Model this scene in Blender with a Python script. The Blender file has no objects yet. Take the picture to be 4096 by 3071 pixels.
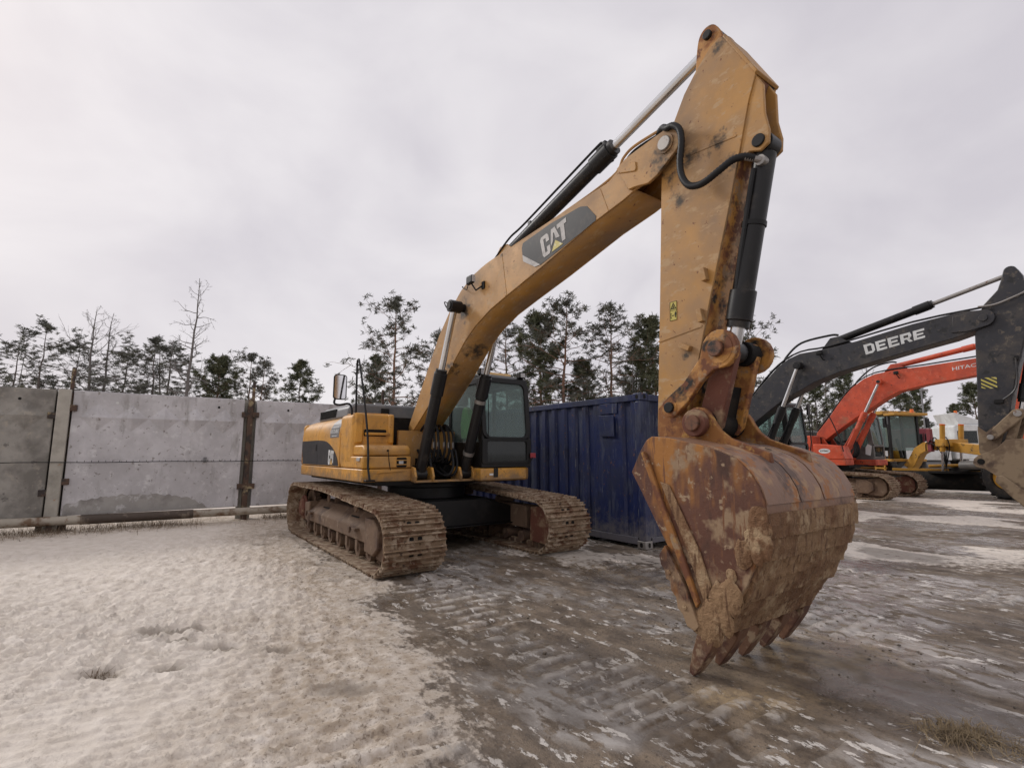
import bpy, bmesh, math, random
import numpy as np
from mathutils import Vector, Matrix, Euler
R = math.radians
random.seed(7); rng = np.random.default_rng(11)
S = bpy.context.scene
COL = S.collection

# ------------------------------------------------------------------ camera
cd = bpy.data.cameras.new('camera'); cam = bpy.data.objects.new('camera', cd); COL.objects.link(cam)
cam.location = (0, 0, 1.5); cam.rotation_euler = (R(90 + 7.74), 0, 0)
cd.sensor_width = 36; cd.lens = 36 * 2030 / 4096; cd.clip_start = .05; cd.clip_end = 2000
S.camera = cam
S.render.resolution_x = 1024; S.render.resolution_y = 767
S.view_settings.view_transform = 'Standard'; S.view_settings.look = 'None'
S.view_settings.exposure = 0.0; S.view_settings.gamma = 1.0
S.view_settings.use_curve_mapping = False
S.cycles.max_bounces = 5; S.cycles.diffuse_bounces = 3; S.cycles.use_adaptive_sampling = True; S.cycles.adaptive_threshold = .015; S.cycles.transparent_max_bounces = 12

# ------------------------------------------------------------------ overcast sky
SUN_AZ, SUN_EL = R(150), R(33)      # azimuth measured from +X, light comes from there
W = bpy.data.worlds.new('World'); S.world = W; W.use_nodes = True
nt = W.node_tree; N = nt.nodes; Lk = nt.links
for n in list(N): N.remove(n)
def nn(t, nodes=N, **k):
    n = nodes.new(t)
    for a, b in k.items(): setattr(n, a, b)
    return n
tc = nn('ShaderNodeTexCoord'); mp = nn('ShaderNodeMapping'); mp.inputs['Scale'].default_value = (1.0, 1.0, 1.7)
Lk.new(tc.outputs['Generated'], mp.inputs['Vector'])
n1 = nn('ShaderNodeTexNoise'); n1.inputs['Scale'].default_value = 2.6; n1.inputs['Detail'].default_value = 5; n1.inputs['Roughness'].default_value = .5; n1.inputs['Distortion'].default_value = .35
Lk.new(mp.outputs[0], n1.inputs['Vector'])
cr = nn('ShaderNodeValToRGB')
cr.color_ramp.elements[0].position = .30; cr.color_ramp.elements[0].color = (.675, .642, .690, 1)
cr.color_ramp.elements[1].position = .68; cr.color_ramp.elements[1].color = (.885, .850, .872, 1)
Lk.new(n1.outputs['Fac'], cr.inputs['Fac'])
sky = nn('ShaderNodeTexSky'); sky.sky_type = 'NISHITA'; sky.sun_disc = False
sky.sun_elevation = SUN_EL; sky.sun_rotation = R(90) - SUN_AZ
sky.dust_density = 3.0
mul = nn('ShaderNodeMix', data_type='RGBA', blend_type='MULTIPLY'); mul.inputs['Factor'].default_value = 1
Lk.new(sky.outputs[0], mul.inputs['A']); mul.inputs['B'].default_value = (.08, .08, .08, 1)
mx = nn('ShaderNodeMix', data_type='RGBA'); mx.inputs['Factor'].default_value = .93
Lk.new(mul.outputs['Result'], mx.inputs['A']); Lk.new(cr.outputs['Color'], mx.inputs['B'])
bg = nn('ShaderNodeBackground'); bg.inputs['Strength'].default_value = 1.0
Lk.new(mx.outputs['Result'], bg.inputs['Color'])
wo = nn('ShaderNodeOutputWorld'); Lk.new(bg.outputs[0], wo.inputs['Surface'])
sd = bpy.data.lights.new('sun', 'SUN'); sd.energy = 1.35; sd.angle = R(12); sd.color = (1, .965, .92)
so = bpy.data.objects.new('sun', sd); COL.objects.link(so); so.location = (-20, 30, 40)
sdir = Vector((math.cos(SUN_EL) * math.cos(SUN_AZ), math.cos(SUN_EL) * math.sin(SUN_AZ), math.sin(SUN_EL)))
so.rotation_euler = (-sdir).to_track_quat('-Z', 'Y').to_euler()

# ------------------------------------------------------------------ materials
def mat(name, base, rough=.6, metal=0., spots=(), bump=None, rough_spots=None, spec=.5, var=.12, vscale=3., grime=None, world=False, stains=None, sm=.5):
    """base colour + large-scale variation + noise-masked layers: spots = (colour, scale, lo, hi[, stretch xyz])"""
    m = bpy.data.materials.new(name); m.use_nodes = True
    t = m.node_tree; ns = t.nodes; L = t.links; b = ns['Principled BSDF']
    b.inputs['Roughness'].default_value = rough; b.inputs['Metallic'].default_value = metal
    b.inputs['Specular IOR Level'].default_value = spec
    co = ns.new('ShaderNodeTexCoord'); src = co.outputs['Object']
    if world:
        gn = ns.new('ShaderNodeNewGeometry'); src = gn.outputs['Position']
    def noise(scale, detail=5, stretch=None, rgh=.6, off=0):
        n = ns.new('ShaderNodeTexNoise'); n.inputs['Scale'].default_value = scale; n.inputs['Detail'].default_value = detail; n.inputs['Roughness'].default_value = rgh
        q = ns.new('ShaderNodeMapping'); q.inputs['Location'].default_value = (off, off * .7, off * 1.3)
        if stretch: q.inputs['Scale'].default_value = stretch
        L.new(src, q.inputs['Vector']); L.new(q.outputs[0], n.inputs['Vector'])
        return n.outputs['Fac']
    def ramp(s, lo, hi):
        r = ns.new('ShaderNodeMapRange'); r.inputs['From Min'].default_value = lo; r.inputs['From Max'].default_value = hi
        L.new(s, r.inputs['Value']); return r.outputs[0]
    def mix(f, a, c):
        x = ns.new('ShaderNodeMix'); x.data_type = 'RGBA'; L.new(f, x.inputs['Factor'])
        for s, v in (('A', a), ('B', c)):
            if isinstance(v, tuple): x.inputs[s].default_value = (*v, 1)
            else: L.new(v, x.inputs[s])
        return x.outputs['Result']
    col = mix(ramp(noise(vscale, 4), .3, .7), tuple(c * (1 - var) for c in base), tuple(min(1, c * (1 + var)) for c in base))
    rv = None
    for i, sp in enumerate(spots):
        f = ramp(noise(sp[1], 4, sp[4] if len(sp) > 4 else None, .65, 3.1 * (i + 1)), sp[2], sp[3])
        col = mix(f, col, sp[0])
        if rough_spots is not None:
            if rv is None:
                a = ns.new('ShaderNodeMix'); a.inputs['A'].default_value = rough
            else:
                a = ns.new('ShaderNodeMix'); L.new(rv, a.inputs['A'])
            L.new(f, a.inputs['Factor']); a.inputs['B'].default_value = rough_spots; rv = a.outputs[0]
    if grime:   # dirt splashed from the ground: (colour, z0, z1)
        sx = ns.new('ShaderNodeSeparateXYZ'); L.new(co.outputs['Object'], sx.inputs[0])
        g = ramp(sx.outputs[2], grime[2], grime[1])
        k = ns.new('ShaderNodeMath'); k.operation = 'MULTIPLY_ADD'; L.new(noise(7, 6, None, .7, 9), k.inputs[0]); k.inputs[1].default_value = 1.5; L.new(g, k.inputs[2])
        col = mix(ramp(k.outputs[0], 1.05, 1.45), col, grime[0])
    if stains:  # grease worked out of joints: (x, y, z, radius)
        acc = None; nz = noise(9, 5, None, .7, 13)
        for (sx_, sy_, sz_, sr) in stains:
            vd = ns.new('ShaderNodeVectorMath'); vd.operation = 'DISTANCE'; L.new(co.outputs['Object'], vd.inputs[0]); vd.inputs[1].default_value = (sx_, sy_, sz_)
            k = ns.new('ShaderNodeMath'); k.operation = 'MULTIPLY_ADD'; L.new(vd.outputs['Value'], k.inputs[0]); k.inputs[1].default_value = -1 / sr; k.inputs[2].default_value = 1
            if acc is None: acc = k.outputs[0]
            else:
                mxx = ns.new('ShaderNodeMath'); mxx.operation = 'MAXIMUM'; L.new(acc, mxx.inputs[0]); L.new(k.outputs[0], mxx.inputs[1]); acc = mxx.outputs[0]
        k = ns.new('ShaderNodeMath'); k.operation = 'MULTIPLY_ADD'; L.new(nz, k.inputs[0]); k.inputs[1].default_value = 2.4; L.new(acc, k.inputs[2])
        col = mix(ramp(k.outputs[0], 1.74, 2.2), col, (.055, .038, .022))
    L.new(col, b.inputs['Base Color'])
    if rv is not None: L.new(rv, b.inputs['Roughness'])
    if bump:
        bn = ns.new('ShaderNodeBump'); bn.inputs['Strength'].default_value = bump[1]; bn.inputs['Distance'].default_value = bump[2] if len(bump) > 2 else .01
        L.new(noise(bump[0], 6, None, .65, 5), bn.inputs['Height']); L.new(bn.outputs[0], b.inputs['Normal'])
    return m
def glass(name, tint, op=.35, rough=.05):
    m = bpy.data.materials.new(name); m.use_nodes = True; t = m.node_tree; ns = t.nodes; L = t.links
    b = ns['Principled BSDF']; b.inputs['Base Color'].default_value = (*tint, 1); b.inputs['Roughness'].default_value = rough
    tr = ns.new('ShaderNodeBsdfTransparent'); tr.inputs['Color'].default_value = (.75, .85, .82, 1)
    ms = ns.new('ShaderNodeMixShader'); ms.inputs[0].default_value = op
    L.new(tr.outputs[0], ms.inputs[1]); L.new(b.outputs[0], ms.inputs[2]); L.new(ms.outputs[0], ns['Material Output'].inputs['Surface'])
    return m
MUD = (.29, .195, .115); DUST = (.29, .185, .105); GREASE = (.022, .018, .015); RUST = (.15, .055, .025); ORUST = (.36, .15, .04)
M = {}
ST = [(5.57, -.45, 4.02, .40), (5.72, -.40, 3.98, .22), (5.62, -.40, 3.70, .22), (6.0, -.4, 4.0, .22), (6.12, -.4, 3.75, .2), (2.02, -.45, 3.50, .34), (1.6, -.4, 2.75, .3), (5.42, -.40, 1.72, .36), (.2, -.45, 1.78, .4), (1.9, -.2, 3.0, .35), (2.95, -.45, 4.06, .15), (6.06, -.38, 4.82, .16), (5.62, -.4, 2.30, .12)]
M['yel'] = mat('yellow_paint', (.44, .228, .058), .5, 0, [(DUST, 1.5, .42, .68), ((.33, .185, .07), 2.4, .58, .85, (1, 1, .4)), ((.44, .29, .15), 12, .56, .66, (.5, 1, 1)), (RUST, 24, .665, .68)], (70, .14, .004), rough_spots=.7, stains=ST)
M['yelbody'] = mat('yellow_body_paint', (.60, .295, .046), .38, 0, [(DUST, 1.6, .48, .85), ((.40, .20, .05), 4, .54, .68), (RUST, 14, .65, .69), ((.10, .06, .03), 30, .66, .69)], (3, .10, .02), rough_spots=.62, grime=((.25, .15, .07), .95, 1.35))
M['yeldirty'] = mat('yellow_paint_greasy', (.43, .205, .045), .5, 0, [((.25, .10, .03), 3.1, .48, .56), (GREASE, 2.8, .51, .58), (RUST, 6, .52, .58), (DUST, 9, .58, .64)], (40, .3, .006), rough_spots=.8)
M['black'] = mat('black_paint', (.009, .0085, .0085), .42, 0, [((.035, .029, .024), 3, .52, .85)], rough_spots=.7, spec=.3)
M['blackcyl'] = mat('black_cylinder_paint', (.012, .0115, .012), .36, 0, [((.05, .042, .035), 5, .55, .75)], (30, .06, .004), spec=.35)
M['dark'] = mat('dark_underside', (.010, .0095, .009), .75, 0, [((.04, .03, .022), 3, .52, .8)], spec=.2)
M['hood'] = mat('grey_engine_hood', (.155, .155, .16), .45, 0, [((.24, .22, .2), 3, .5, .8)])
M['chrome'] = mat('chrome_rod', (.62, .62, .62), .22, 1.)
M['steel'] = mat('dull_steel', (.33, .31, .29), .5, .7, [(RUST, 12, .6, .7)])
M['pin'] = mat('pin_rust', (.17, .075, .04), .6, .2, [(GREASE, 8, .5, .62)])
M['rubber'] = mat('hose_rubber', (.012, .012, .013), .5, spec=.3)
M['tyre'] = mat('tyre_rubber', (.025, .024, .023), .8, 0, [((.10, .08, .06), 4, .5, .8)])
M['track'] = mat('track_steel_mud', (.25, .17, .105), .85, 0, [((.13, .06, .03), 6, .50, .60), ((.40, .31, .22), 8, .50, .60), ((.06, .035, .022), 14, .60, .68)], (30, .8, .02), world=True)
M['frame'] = mat('track_frame_mud', (.155, .098, .062), .85, 0, [((.085, .05, .035), 3, .5, .66), ((.24, .17, .115), 5, .55, .7)], (22, .5, .015))
M['rbrown'] = mat('red_brown_hub', (.14, .05, .03), .8, 0, [(MUD, 5, .5, .65)], (18, .4, .012))
M['bucket'] = mat('bucket_rust', (.105, .039, .021), .6, 0, [((.34, .145, .032), 1.9, .50, .58, (1, 1, .35)), ((.065, .028, .018), 2.4, .52, .60, (1, 1, .5)), (MUD, 2.9, .565, .63), ((.17, .07, .03), 24, .56, .62, (1, 1, .12)), ((.34, .24, .15), 13, .59, .66)], (30, .4, .01), rough_spots=.75, grime=((.31, .205, .118), .15, 1.0))
M['bktop'] = mat('bucket_worn_back', (.215, .115, .068), .5, 0, [((.12, .075, .058), 2.0, .48, .54), ((.35, .22, .125), 3.8, .54, .62), ((.30, .125, .04), 7, .55, .62), ((.28, .18, .12), 40, .58, .64, (.12, 1, .12))], (34, .35, .008), rough_spots=.7)
M['bkmud'] = mat('bucket_mud', (.285, .175, .092), .9, 0, [((.185, .095, .046), 3.2, .47, .60, (1, 1, .5)), ((.40, .28, .165), 6, .53, .64), ((.14, .072, .036), 26, .55, .64, (1, 1, .15))], (40, .9, .02))
M['tooth'] = mat('worn_tooth', (.15, .075, .042), .75, 0, [((.29, .205, .13), 6, .5, .56), ((.09, .038, .024), 5, .5, .6)], (35, .5, .01))
M['orust'] = mat('orange_rust', (.29, .125, .032), .8, 0, [(RUST, 4, .46, .56), ((.40, .22, .06), 9, .56, .66), (MUD, 6, .58, .66)], (30, .4, .01))
M['blackdecal'] = mat('charcoal_decal', (.034, .033, .035), .42, 0, [((.07, .062, .055), 6, .52, .75)], spec=.2)
M['white'] = mat('white_lettering', (.62, .62, .6), .55, 0, [((.35, .33, .31), 14, .5, .7)])
M['silver'] = mat('silver_decal', (.42, .40, .38), .5, 0, [((.25, .23, .22), 12, .5, .7)])
M['tri'] = mat('yellow_triangle_decal', (.50, .42, .09), .5, 0, [((.6, .6, .5), 16, .6, .7)])
M['amber'] = mat('amber_lamp', (.75, .16, .02), .3)
M['red'] = mat('red_reflector', (.32, .03, .04), .4)
M['lamp'] = mat('lamp_glass', (.45, .45, .45), .12)
M['mirror'] = mat('mirror_glass', (.75, .75, .76), .06, 1.)
M['green'] = mat('lime_fabric', (.22, .62, .06), .8)
M['glass'] = glass('cab_glass', (.30, .36, .355), .30)  # sky reflection in the panes is put into this pale base colour
M['glassd'] = glass('dark_glass', (.03, .035, .035), .75)
M['seat'] = mat('seat_fabric', (.03, .03, .03), .9)
M['blue'] = mat('container_blue', (.008, .0165, .078), .42, 0, [((.004, .008, .032), 1.4, .45, .7), ((.05, .06, .10), 5, .54, .72, (1, 1, .22)), ((.12, .05, .03), 16, .65, .68), ((.09, .10, .13), 30, .62, .66, (1, 1, .1))], (6, .15, .02), rough_spots=.65, grime=((.11, .105, .12), -.1, .75))
M['concrete'] = mat('concrete_panel', (.55, .535, .545), .85, 0, [((.44, .425, .43), 1.1, .42, .62), ((.29, .275, .26), 3.4, .57, .72, (1, 1, .22)), ((.62, .61, .61), 5, .57, .70), ((.27, .25, .235), 12, .62, .66)], (30, .5, .012))
M['concrete2'] = mat('weathered_concrete_panel', (.31, .292, .262), .88, 0, [((.175, .163, .145), 1.6, .42, .60), ((.34, .31, .26), 5, .57, .7), ((.12, .11, .10), 6, .64, .72)], (30, .5, .012))
M['cpost'] = mat('concrete_post', (.40, .375, .325), .9, 0, [((.25, .235, .20), 2.4, .45, .7), (ORUST, 5, .68, .75)], (40, .35, .01))
M['wetc'] = mat('damp_concrete', (.33, .315, .295), .7, 0, [((.50, .485, .48), 5, .56, .64), ((.24, .225, .21), 3, .5, .66)], (40, .25, .008))
M['rustpost'] = mat('rusty_post', (.085, .050, .034), .8, 0, [((.30, .24, .14), 4, .56, .64), ((.035, .027, .024), 6, .48, .60)], (30, .4, .01))
M['pipeA'] = mat('pale_pipe', (.36, .32, .26), .7, 0, [((.16, .10, .06), 2.2, .5, .6), (RUST, 7, .6, .7)], (30, .3, .01))
M['pipeB'] = mat('dark_pipe', (.075, .055, .042), .75, 0, [((.2, .16, .12), 3, .55, .66)], (30, .3, .01))
M['deere'] = mat('charcoal_paint', (.023, .023, .028), .42, 0, [((.075, .063, .052), 2.2, .46, .75), ((.11, .09, .07), 9, .58, .68), ((.012, .012, .013), 5, .58, .66)], (40, .08, .004), rough_spots=.6)
M['deerebkt'] = mat('muddy_brown_bucket', (.155, .105, .065), .8, 0, [((.24, .175, .11), 1.7, .48, .53), ((.08, .05, .035), 3, .55, .65)], (25, .4, .01))
M['orange'] = mat('orange_red_paint', (.58, .082, .030), .45, 0, [((.40, .065, .035), 2, .46, .66), (DUST, 3, .58, .85), ((.62, .13, .07), 8, .55, .68), ((.05, .03, .025), 12, .65, .68)], (30, .06, .004), rough_spots=.7)
M['greycab'] = mat('grey_cab_paint', (.12, .115, .108), .5, 0, [((.2, .18, .16), 3, .5, .8)])
M['gyel'] = mat('grader_yellow', (.52, .27, .035), .5, 0, [((.22, .14, .06), 2.2, .52, .75), (GREASE, 4, .6, .7)])
M['twhite'] = mat('truck_white', (.68, .69, .68), .4, 0, [((.5, .49, .46), 2, .5, .8)])
M['tmaroon'] = mat('truck_maroon', (.22, .035, .045), .4)
M['tblue'] = mat('truck_blue', (.03, .09, .42), .4)
M['beige'] = mat('cab_roof_beige', (.60, .38, .14), .5)
M['barkA'] = mat('pine_bark', (.12, .10, .09), .95, 0, [((.15, .12, .105), 8, .5, .7)], (12, .6, .03))
M['barkO'] = mat('orange_pine_bark', (.24, .135, .09), .95, 0, [((.09, .065, .055), 1.2, .45, .65)], (12, .6, .03))
M['barkG'] = mat('grey_dead_wood', (.15, .138, .132), .95)
M['need'] = mat('pine_needles', (.118, .122, .104), .9, 0, [((.14, .138, .09), .7, .5, .7)], var=.3, vscale=.8, spec=.15)
M['needG'] = mat('pine_needles_greener', (.105, .115, .070), .9, 0, [((.14, .13, .07), .7, .5, .7)], var=.3, vscale=.8, spec=.15)
M['straw'] = mat('dry_straw', (.30, .225, .13), .95, 0, [((.16, .115, .07), 9, .5, .65)])
M['weed'] = mat('dry_weeds', (.16, .115, .075), .95, 0, [((.28, .22, .15), 6, .55, .7)])
M['stone'] = mat('gravel', (.17, .14, .11), .9, 0, [((.09, .075, .06), 9, .5, .6)])
M['galv'] = mat('galvanised_steel', (.24, .24, .25), .5, .5)

# ------------------------------------------------------------------ geometry helpers
def G(*parts):
    V, F = [], []
    for v, f in parts:
        o = len(V); V += [tuple(p) for p in v]; F += [tuple(i + o for i in q) for q in f]
    return V, F
def box(x0, x1, y0, y1, z0, z1):
    V = [(x, y, z) for x in (x0, x1) for y in (y0, y1) for z in (z0, z1)]
    return V, [(0, 1, 3, 2), (4, 6, 7, 5), (0, 4, 5, 1), (2, 3, 7, 6), (0, 2, 6, 4), (1, 5, 7, 3)]
def area2(p): return sum(p[i][0] * p[(i + 1) % len(p)][1] - p[(i + 1) % len(p)][0] * p[i][1] for i in range(len(p)))
def prism(poly, a, b, ax='y'):
    """polygon extruded along ax from a to b; poly is (x,z) for y, (y,z) for x, (x,y) for z"""
    if b < a: a, b = b, a
    p = list(poly)
    if area2(p) < 0: p = p[::-1]
    n = len(p)
    f = {'y': lambda q, t: (q[0], t, q[1]), 'x': lambda q, t: (t, q[0], q[1]), 'z': lambda q, t: (q[0], q[1], t)}[ax]
    V = [f(q, a) for q in p] + [f(q, b) for q in p]
    F = [tuple(range(n)), tuple(range(2 * n - 1, n - 1, -1))] + [(i, i + n, (i + 1) % n + n, (i + 1) % n) for i in range(n)]
    if ax in 'xz': F = [q[::-1] for q in F]
    return V, F
def frame_of(d):
    d = Vector(d).normalized(); u = d.cross(Vector((0, 0, 1)))
    if u.length < 1e-3: u = Vector((1, 0, 0))
    u.normalize(); return d, u, d.cross(u)
def cyl(p0, p1, r0, r1=None, n=16, caps=True):
    r1 = r0 if r1 is None else r1
    p0, p1 = Vector(p0), Vector(p1); d, u, v = frame_of(p1 - p0)
    V = []
    for p, r in ((p0, r0), (p1, r1)):
        V += [tuple(p + (u * math.cos(2 * math.pi * i / n) + v * math.sin(2 * math.pi * i / n)) * r) for i in range(n)]
    F = [(i, (i + 1) % n, (i + 1) % n + n, i + n) for i in range(n)]
    if caps: F += [tuple(range(n - 1, -1, -1)), tuple(range(n, 2 * n))]
    return V, F
def tube(path, r, n=8):
    P = [Vector(p) for p in path]; V, F = [], []; pu = None
    rr = r if isinstance(r, (list, tuple)) else [r] * len(P)
    for i, p in enumerate(P):
        d = (P[min(i + 1, len(P) - 1)] - P[max(i - 1, 0)]).normalized()
        if pu is None: _, u, _ = frame_of(d)
        else:
            u = pu - d * pu.dot(d)
            u = u.normalized() if u.length > 1e-4 else frame_of(d)[1]
        pu = u; v = d.cross(u)
        V += [tuple(p + (u * math.cos(2 * math.pi * k / n) + v * math.sin(2 * math.pi * k / n)) * rr[i]) for k in range(n)]
    for i in range(len(P) - 1):
        F += [(i * n + k, i * n + (k + 1) % n, (i + 1) * n + (k + 1) % n, (i + 1) * n + k) for k in range(n)]
    F += [tuple(range(n - 1, -1, -1)), tuple(range((len(P) - 1) * n, len(P) * n))]
    return V, F
def smooth(path, k=6):
    """Catmull-Rom through the points"""
    P = [Vector(p) for p in path]; out = []
    for i in range(len(P) - 1):
        a, b, c, d = P[max(i - 1, 0)], P[i], P[i + 1], P[min(i + 2, len(P) - 1)]
        for j in range(k):
            t = j / k
            out.append(.5 * ((2 * b) + (c - a) * t + (2 * a - 5 * b + 4 * c - d) * t * t + (3 * b - a - 3 * c + d) * t ** 3))
    return out + [P[-1]]
def smooth2(poly, k=4): return [(p[0], p[2]) for p in smooth([(x, 0, z) for x, z in poly], k)]
def rrect(a0, b0, a1, b1, r, n=4):
    P = []
    for cx, cy, s in ((a1 - r, b1 - r, 0), (a0 + r, b1 - r, 90), (a0 + r, b0 + r, 180), (a1 - r, b0 + r, 270)):
        P += [(cx + r * math.cos(R(s + 90 * i / n)), cy + r * math.sin(R(s + 90 * i / n))) for i in range(n + 1)]
    return P
def ring(outer, inner, a, b, ax='x'):
    """frame between two loops with the same number of points"""
    n = len(outer)
    f = {'y': lambda q, t: (q[0], t, q[1]), 'x': lambda q, t: (t, q[0], q[1])}[ax]
    V = [f(q, a) for q in outer] + [f(q, a) for q in inner] + [f(q, b) for q in outer] + [f(q, b) for q in inner]
    F = []
    for i in range(n):
        j = (i + 1) % n
        F += [(i, n + i, n + j, j), (2 * n + i, 2 * n + j, 3 * n + j, 3 * n + i), (i, j, 2 * n + j, 2 * n + i), (n + i, 3 * n + i, 3 * n + j, n + j)]
    return V, F
def disc(cx, cz, r, n=16): return [(cx + r * math.cos(2 * math.pi * i / n), cz + r * math.sin(2 * math.pi * i / n)) for i in range(n)]
def lathe_y(prof, cx, cz, n=28):
    """profile of (radius, y) turned about an axis along y"""
    V, F = [], []; k = len(prof)
    for i in range(n):
        a = 2 * math.pi * i / n
        V += [(cx + r * math.cos(a), y, cz + r * math.sin(a)) for r, y in prof]
    for i in range(n):
        j = (i + 1) % n
        F += [(i * k + q, j * k + q, j * k + q + 1, i * k + q + 1) for q in range(k - 1)]
    return V, F
def mesh(name, VF, m, angle=32, fix=True):
    V, F = VF
    me = bpy.data.meshes.new(name); me.from_pydata([tuple(v) for v in V], [], F)
    if fix:
        b = bmesh.new(); b.from_mesh(me); bmesh.ops.recalc_face_normals(b, faces=b.faces); b.to_mesh(me); b.free()
    for q in (m if isinstance(m, (list, tuple)) else [m]): me.materials.append(M[q] if isinstance(q, str) else q)
    me.polygons.foreach_set('use_smooth', [True] * len(me.polygons))
    me.set_sharp_from_angle(angle=R(angle)); me.update()
    return me
def ob(name, VF, m, parent=None, bevel=0, seg=2, angle=32, fix=True):
    me = VF if isinstance(VF, bpy.types.Mesh) else mesh(name, VF, m, angle, fix)
    o = bpy.data.objects.new(name, me); COL.objects.link(o)
    if parent: o.parent = parent
    if bevel:
        b = o.modifiers.new('bevel', 'BEVEL'); b.width = bevel; b.segments = seg; b.limit_method = 'ANGLE'; b.angle_limit = R(40); b.harden_normals = False
    return o
def tag(o, label, cat, group=None, kind=None):
    if label: o['label'] = label
    if cat: o['category'] = cat
    if group: o['group'] = group
    if kind: o['kind'] = kind
    return o
def thing(name, label, cat, loc=(0, 0, 0), rz=0, group=None):
    o = bpy.data.objects.new(name, None); COL.objects.link(o); o.empty_display_size = .3
    o.location = loc; o.rotation_euler = (0, 0, rz); return tag(o, label, cat, group)
def quadmap(c):   # bilinear map of the unit square: c = bottom-left, top-left, top-right, bottom-right
    def f(u, v):
        return tuple((1 - u) * ((1 - v) * c[0][i] + v * c[1][i]) + u * ((1 - v) * c[3][i] + v * c[2][i]) for i in (0, 1))
    return f
def decal(polys, f, y, t=.004):
    return G(*[prism([f(u, v) for u, v in p], y, y - t) for p in polys])
def text_poly(txt, f, y, t=.003, bold=.0):
    cu = bpy.data.curves.new('t', 'FONT'); cu.body = txt; cu.offset = bold; cu.resolution_u = 2
    o = bpy.data.objects.new('t', cu); COL.objects.link(o)
    me = o.to_mesh(); P = np.array([v.co[:2] for v in me.vertices]); F = [tuple(p.vertices) for p in me.polygons]
    lo, hi = P.min(0), P.max(0); Q = (P - lo) / (hi - lo)
    V = [(*f(u, v), ) for u, v in Q]
    o.to_mesh_clear(); bpy.data.objects.remove(o); bpy.data.curves.remove(cu)
    return [(a, y, b) for a, b in V], F

# ------------------------------------------------------------------ noise for the ground
def vnoise(x, y, seed=0):
    xi, yi = np.floor(x).astype(np.int64), np.floor(y).astype(np.int64); fx, fy = x - xi, y - yi
    def h(a, b):
        n = (a * 374761393 + b * 668265263 + seed * 974634541) & 0xffffffff
        n = ((n ^ (n >> 13)) * 1274126177) & 0xffffffff
        return ((n ^ (n >> 16)) & 0xffff) / 65535.
    sx, sy = fx * fx * (3 - 2 * fx), fy * fy * (3 - 2 * fy)
    return (h(xi, yi) * (1 - sx) + h(xi + 1, yi) * sx) * (1 - sy) + (h(xi, yi + 1) * (1 - sx) + h(xi + 1, yi + 1) * sx) * sy
def fbm(x, y, o=4, seed=0): return sum(vnoise(x * 2 ** k, y * 2 ** k, seed + k) * .5 ** k for k in range(o)) / sum(.5 ** k for k in range(o))
def cups(x, y, seed=3):
    xi, yi = np.floor(x), np.floor(y); best = np.full(x.shape, 9.); sec = np.full(x.shape, 9.)
    for dx in (-1, 0, 1):
        for dy in (-1, 0, 1):
            a, b = xi + dx, yi + dy
            h1 = np.sin(a * 127.1 + b * 311.7 + seed) * 43758.5453; h2 = np.sin(a * 269.5 + b * 183.3 + seed) * 43758.5453
            px, py = a + .15 + .7 * (h1 - np.floor(h1)), b + .15 + .7 * (h2 - np.floor(h2))
            d = (x - px) ** 2 + (y - py) ** 2
            sec = np.where(d < best, best, np.minimum(sec, d)); best = np.minimum(best, d)
    return np.sqrt(best), np.sqrt(sec)
def sstep(a, b, x): t = np.clip((x - a) / (b - a), 0, 1); return t * t * (3 - 2 * t)

# ------------------------------------------------------------------ ground
def axis(lo, hi, fine_lo, fine_hi, step, grow):
    a = [fine_lo]; s = step
    while a[-1] > lo: s *= grow; a.append(a[-1] - s)
    b = list(np.arange(fine_lo, fine_hi, step)); s = step; c = [fine_hi]
    while c[-1] < hi: s *= grow; c.append(c[-1] + s)
    return np.array(sorted(set(a[1:])) + b[0:] + c)
gx = axis(-400, 400, -5.0, 5.5, .021, 1.02)
ys = [0.9]
while ys[-1] < 700: ys.append(ys[-1] + max(.015, .0052 * ys[-1]) * (1 if ys[-1] < 22 else 6))
gy = np.concatenate([np.array([-300, -120, -50, -20, -8, -4, -2, -1, -.3, .3, .6]), np.array(ys)])
X, Y = np.meshgrid(gx, gy)
# machine axis (all the vehicles and the fence line up with it)
HD = R(-54.6); fwd = np.array([math.cos(HD), math.sin(HD)]); lef = np.array([-fwd[1], fwd[0]])
OA = np.array([-1.48, 8.96])
def MW(x, y): return OA + x * fwd + y * lef       # machine-row coordinates to world
xm = (X - OA[0]) * fwd[0] + (Y - OA[1]) * fwd[1]; ym = (X - OA[0]) * lef[0] + (Y - OA[1]) * lef[1]
# snow field edge: left of a wavering line
ex = np.interp(Y, [0, 2.68, 3.4, 4.17, 5.1, 6.14, 8, 9.9, 12, 16], [.25, -.25, -.50, -.74, -1.15, -1.65, -2.9, -4.0, -4.9, -6])
wob = (fbm(X * 1.3, Y * 1.3, 4, 5) - .5) * 1.0
sn = sstep(1.0, -.95, X - ex + wob * 1.5)
far = sstep(9, 15, Y)
sn_r = sstep(.46, .60, fbm(xm * .45 + 4, ym * .75, 5, 21)) * .66 * sstep(5.5, 8.0, Y) + sstep(13, 18, Y) * .35
snow = np.clip(np.maximum(sn, sn_r), 0, 1)
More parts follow.
